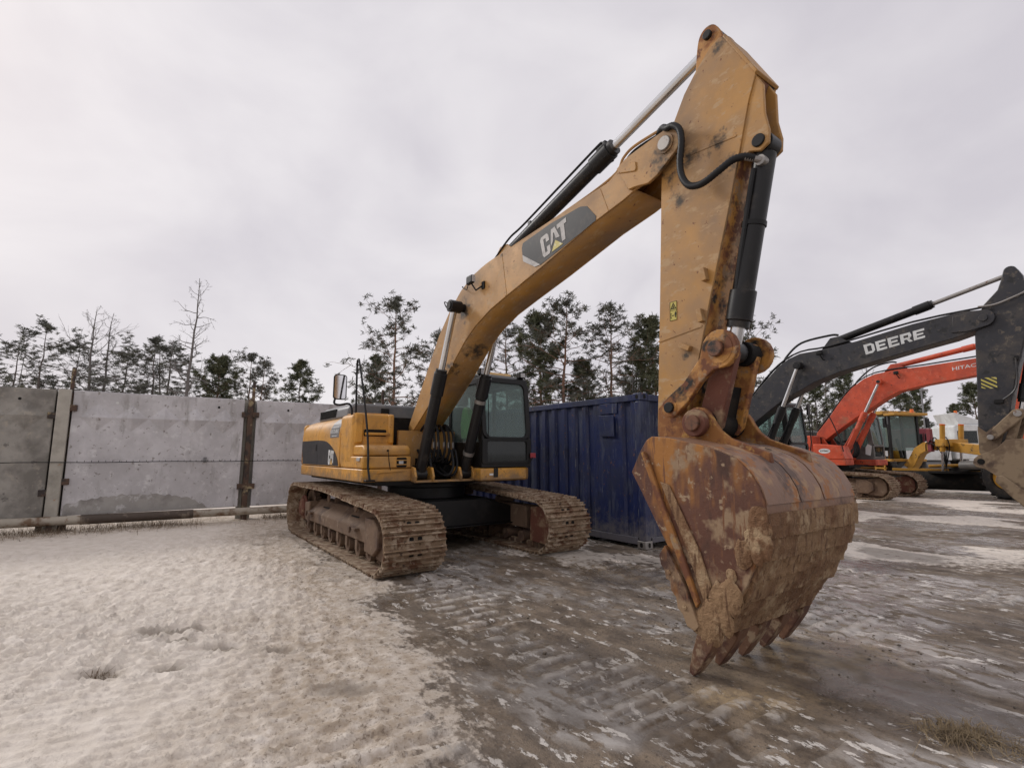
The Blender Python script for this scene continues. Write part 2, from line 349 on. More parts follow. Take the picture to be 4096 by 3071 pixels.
# ruts left by wheels run along the row axis
rut = np.zeros_like(X)
for c, w, d, ph in ((.55, .30, .022, 0), (1.75, .26, .018, 2), (3.5, .35, .022, 4), (4.9, .3, .018, 1), (-.5, .28, .014, 5), (6.4, .4, .02, 3)):
    cc = c + .25 * np.sin(xm * .35 + ph)
    g = np.exp(-((ym - cc) / w) ** 2)
    rut -= g * d * (.7 + .6 * np.sin(xm * 2 * math.pi / .19) * .3)
    rut += np.exp(-((ym - cc - w * 1.7) / (.09)) ** 2) * d * .8 * fbm(xm * 3, ym * 3, 3, 8)
ruts_on = (1 - sn) * sstep(1.2, 2.5, xm)
ca, sa = math.cos(R(24)), math.sin(R(24))
wx = X + .12 * (fbm(X * 2.2, Y * 2.2, 3, 31) - .5); wy = Y + .12 * (fbm(X * 2.2 + 9, Y * 2.2, 3, 32) - .5)
u, v = wx * ca + wy * sa, -wx * sa + wy * ca
f1, f2 = cups(u / .205, v / .095); g1, g2 = cups(u / .10 + 3, v / .05, 9.)
cup = np.clip(f1, 0, .9) ** 1.6; cup2 = np.clip(g1, 0, .9) ** 1.6
fadeD = sstep(13, 7, Y)
amp = .72 * (.12 + 1.35 * fbm(X * .7, Y * .7, 3, 44)) * (.35 + .65 * sstep(.1, -1.2, X - ex + wob))
Z = sn * fadeD * amp * (.050 * cup + .014 * cup2 + .046 * np.exp(-(f2 - f1) / .10) + .010 * np.exp(-(g2 - g1) / .13)) + sn * .012
Z += .028 * (fbm(X * .55, Y * .55, 4, 2) - .5) + .012 * (fbm(X * 2.6, Y * 2.6, 4, 12) - .5) * sstep(30, 10, Y)
Z += (1 - sn) * .010 * (fbm(xm * 2.2, ym * 9, 4, 17) - .5) * sstep(20, 8, Y)
Z += rut * ruts_on * sstep(26, 12, Y)
# cleat marks pressed by the crawler tracks in front of the machine and across the yard
cleat = np.zeros_like(X)
for c0, x0_, x1_ in ((-1.24, 2.3, 7.2), (1.24, 2.3, 6.6), (3.4, .5, 9.), (-2.9, 5.0, 8.)):
    m_ = sstep(.46, .38, np.abs(ym - c0 - .05 * np.sin(xm * .8))) * sstep(x0_, x0_ + .3, xm) * sstep(x1_, x1_ - .8, xm) * sstep(.30, .52, fbm(xm * 1.1 + c0, ym * 1.4, 3, 81))
    bars = sstep(-.15, .55, np.sin(2 * math.pi * xm / .195 + 1.2 * fbm(xm * 2, ym * 5, 2, 82)))
    cleat = np.maximum(cleat, m_ * bars)
    Z += m_ * (.020 * bars - .010)
Z += (1 - sn) * .016 * (fbm(X * 6, Y * 6, 4, 19) - .5) * sstep(16, 8, Y)
# lumps and foot holes in the snow beside the near track, shallow thaw hollows in the field
holes = [(-2.95, 4.47, .20, .10, .035), (-2.72, 4.55, .16, .07, .03), (-2.2, 4.10, .15, .07, .03), (-2.62, 4.28, .12, .06, .025), (-1.75, 4.05, .12, .06, .02), (-2.77, 3.64, .13, .085, .05), (-2.35, 3.72, .12, .05, .02), (-1.05, 3.45, .2, .1, .02)]
hollow_tone = np.zeros_like(X)  # tone mask: hollows take a darker brown, raised lumps stay plain
for hx, hy, ra, rb, dp in holes:
    w = np.exp(-(((X - hx) / ra) ** 2 + ((Y - hy) / rb) ** 2) ** 1.5 * (.7 + .6 * fbm(X * 9, Y * 9, 3, 6)))
    Z -= w * dp; hollow_tone = np.maximum(hollow_tone, w)
for k in range(26):
    t = rng.uniform(-2.4, 2.2); o_ = -1.72 - abs(rng.normal(.18, .22)); p = MW(t, o_)
    s = rng.uniform(.05, .14); a = rng.uniform(.015, .05) * (1 if rng.random() < .6 else -1)
    w = np.exp(-(((X - p[0]) / (s * 1.6)) ** 2 + ((Y - p[1]) / s) ** 2))
    Z += w * a; hollow_tone = np.maximum(hollow_tone, w * (.75 if a < 0 else 0))
for k in range(14):      # snow pushed up by the track front
    p = MW(2.15 + rng.uniform(-.1, .35), rng.uniform(-1.8, -.7)); s = rng.uniform(.04, .1)
    Z += np.exp(-(((X - p[0]) / (s * 1.5)) ** 2 + ((Y - p[1]) / s) ** 2)) * rng.uniform(.01, .045)
# flat under tracks, container and bucket teeth
for (a0, a1, b0, b1) in ((-2.8, 2.2, -1.75, -.75), (-2.8, 2.2, .75, 1.75)):
    k = sstep(a0 - .15, a0, xm) * sstep(a1 + .12, a1, xm) * sstep(b0 - .12, b0, ym) * sstep(b1 + .12, b1, ym); Z = Z * (1 - k) + k * -.004
k = np.exp(-(((xm - 5.9) / .35) ** 2 + ((ym + .15) / .9) ** 2)); Z = Z * (1 - .8 * k)
Z[:11] *= .2
# attributes that say what the surface is made of
ice = sstep(.47, .57, fbm(xm * .7 + 7, ym * 1.1, 5, 61)) * (1 - sn) * sstep(0.5, 1.6, xm)
sand = np.exp(-(((X - 2.2) / .75) ** 2 + ((Y - 4.05) / .38) ** 2)) + np.exp(-(((X - 1.45) / .45) ** 2 + ((Y - 3.35) / .16) ** 2)) + .7 * np.exp(-(((ym - 1.05 - .12 * np.sin(xm * 1.3)) / .22) ** 2)) * sstep(1.8, 2.4, xm) * sstep(5.6, 3.5, xm)
sand = np.clip(1.25 * sand * (.5 + .9 * fbm(X * 4, Y * 4, 4, 71)), 0, 1)
dirty = sn * sstep(-1.9, -.1, X - ex + wob * .9)           # sanded, melting rim of the snow field
dirty = np.maximum(dirty, sstep(-3.7, -4.7, xm) * sstep(-7, -6, xm) * (.35 + .9 * fbm(X * 1.5, Y * 1.5, 4, 95)))
wet = (1 - sn) * np.maximum(sstep(.9, -.1, X - ex + wob * .3) * sstep(7.5, 6.2, Y) * .9, sstep(.53, .62, fbm(xm * .8 + 31, ym * 1.3, 4, 91)) * sstep(12, 8, Y) * sstep(1.5, 3, xm))
nv = X.size; ny, nx = X.shape
idx = np.arange(nv).reshape(ny, nx)
q = np.stack([idx[:-1, :-1], idx[:-1, 1:], idx[1:, 1:], idx[1:, :-1]], -1).reshape(-1, 4)
me = bpy.data.meshes.new('ground'); me.vertices.add(nv)
me.vertices.foreach_set('co', np.stack([X, Y, Z], -1).astype(np.float32).ravel())
me.loops.add(q.size); me.loops.foreach_set('vertex_index', q.ravel().astype(np.int32))
me.polygons.add(len(q)); me.polygons.foreach_set('loop_start', np.arange(0, q.size, 4, dtype=np.int32)); me.polygons.foreach_set('use_smooth', np.ones(len(q), bool))
me.update(calc_edges=True)
for nme, arr in (('snow', snow), ('ice', ice), ('sand', sand), ('dirty', dirty), ('wet', wet), ('hollow_tone', hollow_tone), ('cleat', cleat)):
    at = me.attributes.new(nme, 'FLOAT', 'POINT'); at.data.foreach_set('value', arr.astype(np.float32).ravel())
gm = bpy.data.materials.new('ground_snow_ice_mud'); gm.use_nodes = True
def ground_material(m):
    t = m.node_tree; ns = t.nodes; L = t.links; b = ns['Principled BSDF']; co = ns.new('ShaderNodeTexCoord')
    def attr(n): a = ns.new('ShaderNodeAttribute'); a.attribute_name = n; return a.outputs['Fac']
    rot = ns.new('ShaderNodeMapping'); rot.inputs['Rotation'].default_value = (0, 0, -HD); L.new(co.outputs['Object'], rot.inputs[0])
    def noise(s, d=6, r=.62, off=0, st=(1, 1, 1)):
        q = ns.new('ShaderNodeMapping'); q.inputs['Location'].default_value = (off, off, 0); q.inputs['Scale'].default_value = st
        n = ns.new('ShaderNodeTexNoise'); n.inputs['Scale'].default_value = s; n.inputs['Detail'].default_value = d; n.inputs['Roughness'].default_value = r
        L.new(rot.outputs[0], q.inputs[0]); L.new(q.outputs[0], n.inputs['Vector']); return n.outputs['Fac']
    def mr(s, lo, hi, a=0, c=1):
        r = ns.new('ShaderNodeMapRange'); r.inputs['From Min'].default_value = lo; r.inputs['From Max'].default_value = hi; r.inputs['To Min'].default_value = a; r.inputs['To Max'].default_value = c
        L.new(s, r.inputs['Value']); return r.outputs[0]
    def math_(op, a, c):
        k = ns.new('ShaderNodeMath'); k.operation = op
        for i, s in enumerate((a, c)):
            if isinstance(s, (int, float)): k.inputs[i].default_value = s
            else: L.new(s, k.inputs[i])
        return k.outputs[0]
    def mix(f, a, c):
        x = ns.new('ShaderNodeMix'); x.data_type = 'RGBA'; L.new(f, x.inputs['Factor'])
        for s, vv in (('A', a), ('B', c)):
            if isinstance(vv, tuple): x.inputs[s].default_value = (*vv, 1)
            else: L.new(vv, x.inputs[s])
        return x.outputs['Result']
    def mixf(f, a, c):
        x = ns.new('ShaderNodeMix'); L.new(f, x.inputs['Factor'])
        for s, vv in (('A', a), ('B', c)):
            if isinstance(vv, (int, float)): x.inputs[s].default_value = vv
            else: L.new(vv, x.inputs[s])
        return x.outputs[0]
    fine = noise(38, 5, .7); grit = noise(120, 3, .6, 4)
    # trodden mud with grit, darker wet streaks along the ruts
    mud = mix(mr(noise(3.6, 6, .68, 1, (.7, 1.25, 1)), .38, .62), (.092, .067, .045), (.245, .188, .133))
    mud = mix(mr(fine, .52, .70), mud, (.050, .036, .025))
    mud = mix(mr(grit, .64, .72), mud, (.30, .25, .195))
    icec = mix(mr(noise(3.0, 5, .6, 8, (.7, 1.25, 1)), .40, .60), (.150, .124, .102), (.40, .37, .34))
    icem = math_('MULTIPLY', attr('ice'), mr(noise(7, 5, .6, 15, (.75, 1.25, 1)), .42, .50))
    c = mix(icem, mud, icec)
    # thin crusts of hard white snow on the mud
    crust = mr(noise(6.5, 6, .70, 23, (.62, 1.35, 1)), .575, .59)
    crust = math_('MULTIPLY', crust, mr(noise(.8, 3, .5, 29), .38, .52))
    clm = math_('MULTIPLY', attr('cleat'), mr(noise(7, 4, .6, 90), .44, .56))
    c = mix(clm, c, (.47, .425, .375))
    c = mix(crust, c, (.66, .615, .56))
    c = mix(math_('MULTIPLY', attr('sand'), mr(noise(11, 6, .7, 33), .36, .60)), c, (.40, .295, .175))
    # snow
    sc = mix(mr(noise(5, 6, .6, 40), .35, .70), (.65, .578, .495), (.78, .71, .63))
    sc = mix(math_('MULTIPLY', mr(fine, .55, .75), .5), sc, (.41, .345, .28))
    sc = mix(math_('MULTIPLY', attr('dirty'), mr(noise(8, 5, .7, 44), .32, .60)), sc, (.33, .245, .16))
    sc = mix(math_('MULTIPLY', attr('dirty'), mr(noise(34, 5, .7, 47), .54, .64)), sc, (.17, .125, .085))
    sc = mix(math_('MULTIPLY', attr('hollow_tone'), .8), sc, (.205, .165, .125))
    sm = mr(math_('ADD', attr('snow'), math_('MULTIPLY', math_('SUBTRACT', noise(10, 6, .72, 51, (.8, 1.2, 1)), .5), 1.7)), .40, .58)
    c = mix(sm, c, sc)
    c = mix(math_('MULTIPLY', attr('wet'), .55), c, (.075, .060, .047))
    L.new(c, b.inputs['Base Color'])
    rg = mixf(icem, mixf(mr(noise(2.2, 4, .6, 60), .44, .58), .42, .85), .15)
    rg = mixf(math_('MULTIPLY', attr('wet'), mr(noise(3, 4, .5, 66), .40, .55)), rg, .07)
    rg = mixf(sm, rg, .82)
    L.new(rg, b.inputs['Roughness']); b.inputs['Specular IOR Level'].default_value = .5
    h = math_('ADD', math_('MULTIPLY', noise(32, 4, .7, 70), .6), math_('MULTIPLY', noise(95, 4, .65, 75), .35))
    h = math_('ADD', h, math_('MULTIPLY', crust, .35))
    bp = ns.new('ShaderNodeBump'); bp.inputs['Distance'].default_value = .022
    L.new(mixf(math_('MAXIMUM', icem, attr('wet')), mixf(sm, 1.0, .7), .25), bp.inputs['Strength'])
    L.new(h, bp.inputs['Height']); L.new(bp.outputs[0], b.inputs['Normal'])
ground_material(gm); me.materials.append(gm)
go = bpy.data.objects.new('ground', me); COL.objects.link(go); go['kind'] = 'structure'

# ------------------------------------------------------------------ concrete fence (row coordinates: plane x = -5)
FX = -5.0
fo = MW(FX, 0)
fence = thing('concrete_fence', 'long pale grey concrete panel fence with rusty posts behind the yellow excavator', 'fence', (fo[0], fo[1], 0), HD)
# local: x = forward (towards the yard), y = along the fence
def panel(y0, y1, m, z0=.30, z1=2.73, dm=True):
    p = ob('panel', box(-.16, 0, y0, y1, z0, z1), m, fence, .012)
    V, F = [], []
    if dm:      # row of flat raised diamonds near the top
        n = 5; w = (y1 - y0 - .24) / n
        for i in range(n):
            c = y0 + .12 + w * (i + .5); zc = 2.21
            b = len(V)
            V += [(.001, c - w * .5, zc), (.001, c, zc - .27), (.001, c + w * .5, zc), (.001, c, zc + .27), (.085, c, zc)]
            F += [(b, b + 1, b + 4), (b + 1, b + 2, b + 4), (b + 2, b + 3, b + 4), (b + 3, b, b + 4)]
        ob('diamond_relief', (V, F), m, p, angle=4)
    return p
for a, b, m, d in ((-14.7, -11.72, 'concrete', 1), (-11.62, -8.62, 'concrete', 1), (-8.52, -5.53, 'concrete2', 1), (-5.27, -2.24, 'concrete', 1), (-1.98, 1.02, 'concrete', 1), (1.12, 4.1, 'concrete', 1), (4.2, 7.2, 'concrete', 1)):
    p = panel(a, b, m, dm=d)
    # lifting holes
    for k in (.23, .83):
        y = a + (b - a) * k
        ob('lifting_hole', G(cyl((.002, y, 2.52), (.004, y, 2.52), .026, n=12)), 'twhite' if (a == -5.27 and k == .23) else 'dark', p)
# damp stain plaster patch at the foot of the middle panel, uneven outline
pts = [(-5.24, .31)] + [(-5.24 + 2.55 * i / 60, max(.315, .50 + .16 * math.sin(math.pi * (i / 60) ** .8) + .010 * rng.normal() + .02 * math.sin(i * 1.3) * math.sin(i * .37) - .30 * max(0, (i - 42) / 18) ** 2)) for i in range(61)] + [(-2.55, .31)]
ob('damp_patch', ([(.0025, y, z) for y, z in pts], [tuple(range(len(pts)))]), 'wetc', fence)
# wide concrete post and slim steel ones
ob('post', box(-.14, .06, -5.50, -5.30, 0, 2.74), 'cpost', fence, .015); ob('post_backing', box(-.24, -.165, -5.62, -5.18, 0, 2.70), 'rustpost', fence)
for y in (-11.67, -8.57, -2.11, 1.07, 4.15):
    ob('post', box(-.10, .035, y - .055, y + .055, 0, 2.74), 'rustpost', fence, .01); ob('post_backing', box(-.24, -.165, y - .145, y + .145, 0, 2.72), 'cpost', fence)
for y, h in ((-5.31, 3.19), (-2.06, 3.16), (1.1, 3.2)):
    ob('stake', box(-.08, -.03, y - .032, y + .032, 2.3, h), 'rustpost', fence, .006)
for y in (-5.55, -5.26, -2.22, -2.0):
    for z in (.75 if y != -5.26 else .95, 2.38 if y != -5.55 else 2.22):
        ob('bracket', box(.002, .05, y - .07, y + .07, z - .06, z + .06), 'rustpost', fence, .006)
ob('pipe', tube([(.16, -14.7, .34), (.16, -9, .27), (.15, -4.92, .225)], .085, 14), 'pipeA', fence)
ob('pipe', tube([(.15, -4.95, .225), (.15, -3.1, .215)], .092, 14), 'pipeB', fence)
ob('pipe', tube([(.15, -3.1, .215), (.14, 2, .17), (.14, 7, .17)], .082, 14), 'pipeA', fence)
for y in (-5.4, -2.1, 1.0): ob('pipe_support', box(.05, .14, y - .04, y + .04, 0, .24), 'rustpost', fence)
cb = thing('cable', 'thin dark cable strung level across the concrete fence', 'cable', (fo[0], fo[1], 0), HD)
ob('wire', tube([(.09, y, 1.32 + .006 * math.sin(y * 3)) for y in np.arange(-14.7, 7.1, .35)], .008, 5), 'rubber', cb)
V = G(*[box(.08, .10, y - .004, y + .004, 1.325, 1.355) for y in np.arange(-5.1, 1, .11)])
ob('cable_tie', V, 'rubber', cb)['kind'] = 'stuff'
ob('junction_box', box(.004, .05, -2.98, -2.92, 1.30, 1.41), 'hood', cb, .004)

# ------------------------------------------------------------------ shipping container
cc = (2.09, 8.19)
cont = thing('shipping_container', 'dark blue corrugated steel container between the yellow and charcoal excavators', 'container', (*cc, 0), R(126) - R(180) + R(0))
# local: x runs back along -forward ... here x from 0 to -6.06 (away), y from 0 to 2.44
CH = 2.47
def corrug(n, L, y, side, depth=.036, pitch=.278):
    prof = []
    k = int(L / pitch); pitch = L / k
    for i in range(k):
        x = i * pitch
        prof += [(x, 0), (x + pitch * .30, 0), (x + pitch * .44, depth), (x + pitch * .86, depth)]
    prof.append((L, 0)); return prof
pr = corrug(0, 5.76, 0, 1)
V = []; F = []
for i, (x, d) in enumerate(pr):
    V += [(-.15 - x, .02 + d, .17), (-.15 - x, .02 + d, CH - .12)]
    if i: F.append((2 * i - 2, 2 * i - 1, 2 * i + 1, 2 * i))
ob('side_wall', (V, F), 'blue', cont, fix=False)
V2 = [(x, 2.44 - y, z) for x, y, z in V]; ob('side_wall', (V2, [f[::-1] for f in F]), 'blue', cont, fix=False)
pe = corrug(0, 2.16, 0, 1); V = []; F = []
for i, (y, d) in enumerate(pe):
    V += [(-.02 - d, .14 + y, .17), (-.02 - d, .14 + y, CH - .12)]
    if i: F.append((2 * i - 2, 2 * i - 1, 2 * i + 1, 2 * i))
ob('end_wall', (V, F), 'blue', cont); ob('end_wall', ([(-6.06 - x, y, z) for x, y, z in V], F), 'blue', cont)
ob('roof', box(-6.0, -.05, .04, 2.4, CH - .05, CH - .03), 'blue', cont); ob('floor', box(-6.0, -.05, .04, 2.4, .13, .17), 'dark', cont)
for y0, y1 in ((0, .07), (2.37, 2.44)):
    ob('top_rail', box(-5.9, -.16, y0, y1, CH - .12, CH - .015), 'blue', cont, .008); ob('bottom_rail', box(-5.9, -.16, y0, y1, .06, .17), 'blue', cont, .008)
for x0, x1 in ((-.07, 0), (-6.06, -5.99)):
    ob('end_rail', box(x0, x1, .17, 2.27, CH - .12, CH - .015), 'blue', cont, .008); ob('end_rail', box(x0, x1, .17, 2.27, .09, .17), 'blue', cont, .008)
for sx in (0, 1):
    for sy in (0, 1):
        x = -5.91 if sx else 0; y = 2.29 if sy else 0
        ob('corner_post', box(x - .145, x - .003, y + .003, y + .147, .12, CH - .12), 'blue', cont, .02)
        for z in (0, CH - .12):
            c = ob('corner_casting', box(x - .165, x + .006, y - .006, y + .165, z, z + .125), 'blue' if z else 'steel', cont, .012)
            ob('casting_slot', G(prism(rrect(x - .11, z + .025, x - .055, z + .10, .026), y - .009, y - .005), prism(rrect(y + .055, z + .025, y + .11, z + .10, .026), x + .005, x + .009, 'x')), 'dark', c)
ob('vent_plate', box(-.93, -.53, .006, .02, 2.17, CH - .125), 'blue', cont, .004)
ob('vent_plate', prism([(-.93, 1.79), (-.585, 1.775), (-.595, 2.135), (-.94, 2.15)], -.012, .004), 'blue', cont, .004)
ob('flat_plate', box(-1.02, -.50, .022, .03, .18, 2.34), 'blue', cont)

# ------------------------------------------------------------------ crawler tracks
def belt(cx0, cz0, r0, cx1, cz1, r1, sag):
    """closed path (x,z) round sprocket (rear, 0) and idler (front, 1)"""
    P = []
    for a in np.linspace(90, 270, 14): P.append((cx0 + r0 * math.cos(R(a)), cz0 + r0 * math.sin(R(a))))
    for x in np.linspace(cx0, cx1, 24)[1:-1]: P.append((x, .035))
    for a in np.linspace(-90, 85, 14): P.append((cx1 + r1 * math.cos(R(a)), cz1 + r1 * math.sin(R(a))))
    for s in np.linspace(0, 1, 20)[1:-1]:
        x = cx1 + (cx0 - cx1) * s; z = (cz1 + r1) * (1 - s) + (cz0 + r0) * s
        P.append((x, z + sag(s)))
    return P
def walk(P, n):
    P = np.array(P + [P[0]]); d = np.r_[0, np.cumsum(np.linalg.norm(np.diff(P, axis=0), axis=1))]
    out = []
    for i in range(n):
        s = d[-1] * (i + .5) / n; e = d[-1] / n * .4
        a = np.array([np.interp((s - e) % d[-1], d, P[:, k]) for k in (0, 1)]); b = np.array([np.interp((s + e) % d[-1], d, P[:, k]) for k in (0, 1)])
        out.append(((a + b) / 2, math.atan2(*(b - a)[::-1])))
    return out, d[-1] / n
def shoe_mesh(w, pitch, m='track', holes=True):
    """one triple-grouser plate, x along travel, -z... outward is local -z side up = +z outward"""
    h = pitch * .49
    parts = [box(-h, h, -w / 2, w / 2, -.012, .004)]
    for gx_ in (-h * .86, -.004, h * .80):
        parts.append(prism([(gx_ - .014, .003), (gx_ + .014, .003), (gx_ + .007, .044), (gx_ - .007, .044)], -w / 2 + .004, w / 2 - .004))
    for s in (-1, 1): parts.append(box(-h * 1.02, h * 1.02, s * .11 - .022, s * .11 + .022, -.085, -.013))
    V, F = G(*parts); nf = len(F)
    mm = mesh('shoe', (V, F), [m, 'dark'], 30)
    if holes:
        b = bmesh.new(); b.from_mesh(mm)
        for s in (-1, 1):
            q = [b.verts.new((x, y, .0055)) for x, y in rrect(-h * .62, s * .055 - .03, -h * .12, s * .055 + .03, .018, 3)]
            f = b.faces.new(q); f.material_index = 1
            if f.normal.z < 0: f.normal_flip()
        b.to_mesh(mm); b.free()
    return mm
def track(parent, yc, w, side, individual=True, frame='frame', n=56):
    P = belt(-2.40, .47, .43, 1.93, .405, .37, lambda s: .055 * math.sin(math.pi * min(1, s * 1.25)) * (1 if s < .8 else .7) - .02 * math.sin(2 * math.pi * s))
    st, pitch = walk(P, n)
    e = -1 if side < 0 else 1          # outward
    root = bpy.data.objects.new('track', None); COL.objects.link(root); root.parent = parent
    sm = shoe_mesh(w, pitch, holes=individual)
    if individual:
        for (c, a) in st:
            o = bpy.data.objects.new('shoe', sm); COL.objects.link(o); o.parent = root
            # path runs anticlockwise seen from +y... outward normal is to its right
            o.location = (c[0], yc + rng.normal(0, .004), c[1]); o.rotation_euler = (rng.normal(0, .004), -a + math.pi, 0)
    else:
        V, F = [], []; base = [v.co.copy() for v in sm.vertices]; fs = [tuple(p.vertices) for p in sm.polygons]
        for (c, a) in st:
            Mx = Matrix.Translation((c[0], yc, c[1])) @ Matrix.Rotation(-a + math.pi, 4, 'Y'); b0 = len(V)
            V += [tuple(Mx @ v) for v in base]; F += [tuple(i + b0 for i in f) for f in fs]
        ob('shoes', (V, F), 'track', root)['kind'] = 'stuff'
    yi, yo = yc - .13 * e, yc + .20 * e
    # side frame with sloping top
    sec = [(yc - e * .16, .30), (yc + e * .27, .30), (yc + e * .27, .47), (yc + e * .06, .66), (yc - e * .16, .66)]
    f = ob('track_frame', prism(sec, -1.72, 1.42, 'x'), frame, root, .015)
    ob('frame_end_plate', prism([(1.30, .20), (1.62, .18), (1.80, .30), (1.80, .52), (1.60, .64), (1.30, .64)], yc + e * .06, yc + e * .29), frame, root, .02)
    ob('frame_end_plate', prism([(-1.62, .24), (-1.9, .30), (-1.95, .60), (-1.62, .64)], yc + e * .06, yc + e * .28), frame, root, .02)
    for x in (-.95, .55):
        ob('frame_slot', prism(rrect(x - .17, -.012, x + .17, .012, .011), 0, .004, 'z'), 'dark', f).matrix_local = Matrix.Translation((0, yc + e * .166, .572)) @ Matrix.Rotation(-e * math.atan2(.19, .21), 4, 'X')
    for x in (-1.45, .95):
        ob('step_bracket', G(box(x - .10, x + .10, yc + e * .265, yc + e * .34, .43, .47), box(x - .10, x - .05, yc + e * .34, yc + e * .37, .40, .48)), frame, root, .006)
    for i, x in enumerate(np.linspace(-1.75, 1.35, 8)):
        ob('roller', G(cyl((x, yc - .22, .175), (x, yc + .22, .175), .085, n=14), cyl((x, yc + e * .10, .175), (x, yc + e * .235, .175), .105, n=14), box(x - .045, x + .045, yc + e * .20, yc + e * .26, .16, .30)), frame, root)
    ob('track_chain', G(*[box(x - .05, x + .05, yc + s * .11 - .03, yc + s * .11 + .03, .05, .105) for x in np.linspace(-2.2, 1.8, 26) for s in (-1, 1)]), frame, root)
    idl = ob('idler', G(cyl((1.93, yc - .11, .405), (1.93, yc + .11, .405), .325, n=28), cyl((1.93, yc - .19, .405), (1.93, yc + .19, .405), .12, n=18)), frame, root, .02)
    ob('idler_guard', prism([(1.60, .14), (2.02, .12), (2.16, .28), (2.14, .55), (2.0, .70), (1.62, .66)], yc + e * .20, yc + e * .23), frame, root, .012)
    if True: ob('idler_guard', prism([(1.60, .14), (2.02, .12), (2.16, .28), (2.14, .55), (2.0, .70), (1.62, .66)], yc - e * .20, yc - e * .23), 'rbrown', root, .012)
    teeth = []
    for i in range(21):
        a = 2 * math.pi * i / 21
        teeth += [(-2.40 + .36 * math.cos(a), .47 + .36 * math.sin(a)), (-2.40 + .31 * math.cos(a + .15), .47 + .31 * math.sin(a + .15))]
    ob('sprocket', prism(teeth, yc - .05, yc + .05), frame, root)
    ob('final_drive', G(cyl((-2.40, yc - .15, .47), (-2.40, yc + e * .20, .47), .23, n=24), cyl((-2.40, yc + e * .20, .47), (-2.40, yc + e * .25, .47), .19, .14, n=24)), 'rbrown', root, .02)
    for i in range(12):
        a = 2 * math.pi * i / 12
        pass
    for x, z in ((-.85, .74), (.55, .70)):
        ob('carrier_roller', G(cyl((x, yc - .15, z), (x, yc + e * .17, z), .065, n=14), box(x - .03, x + .03, yc - .05, yc + .05, .60, z)), frame, root)
    return root
def undercarriage(parent, individual=True, shoe=.82, gauge=2.5, n=56):
    for s in (-1, 1): track(parent, s * gauge / 2, shoe, s, individual, n=n)
    # X-shaped car body: arched cross beams with a flat centre
    arch = [(-1.12, .36), (1.12, .36), (1.12, .62), (.75, .72), (.45, .76), (-.45, .76), (-.75, .72), (-1.12, .62)]
    cbod = ob('car_body', G(prism(arch, .86, .98, 'x'), prism(arch, -.98, -.86, 'x'), prism([(-1.0, .58), (1.0, .58), (.7, .77), (-.7, .77)], -.86, .86, 'x')), 'black', parent, .012)
    ob('car_body_flange', box(.84, 1.04, -1.1, 1.1, .345, .36), 'black', parent, .004)
    ob('swing_bearing', G(cyl((0, 0, .77), (0, 0, .95), .66, n=36), cyl((0, 0, .95), (0, 0, 1.06), .72, n=36)), 'black', parent, .01)

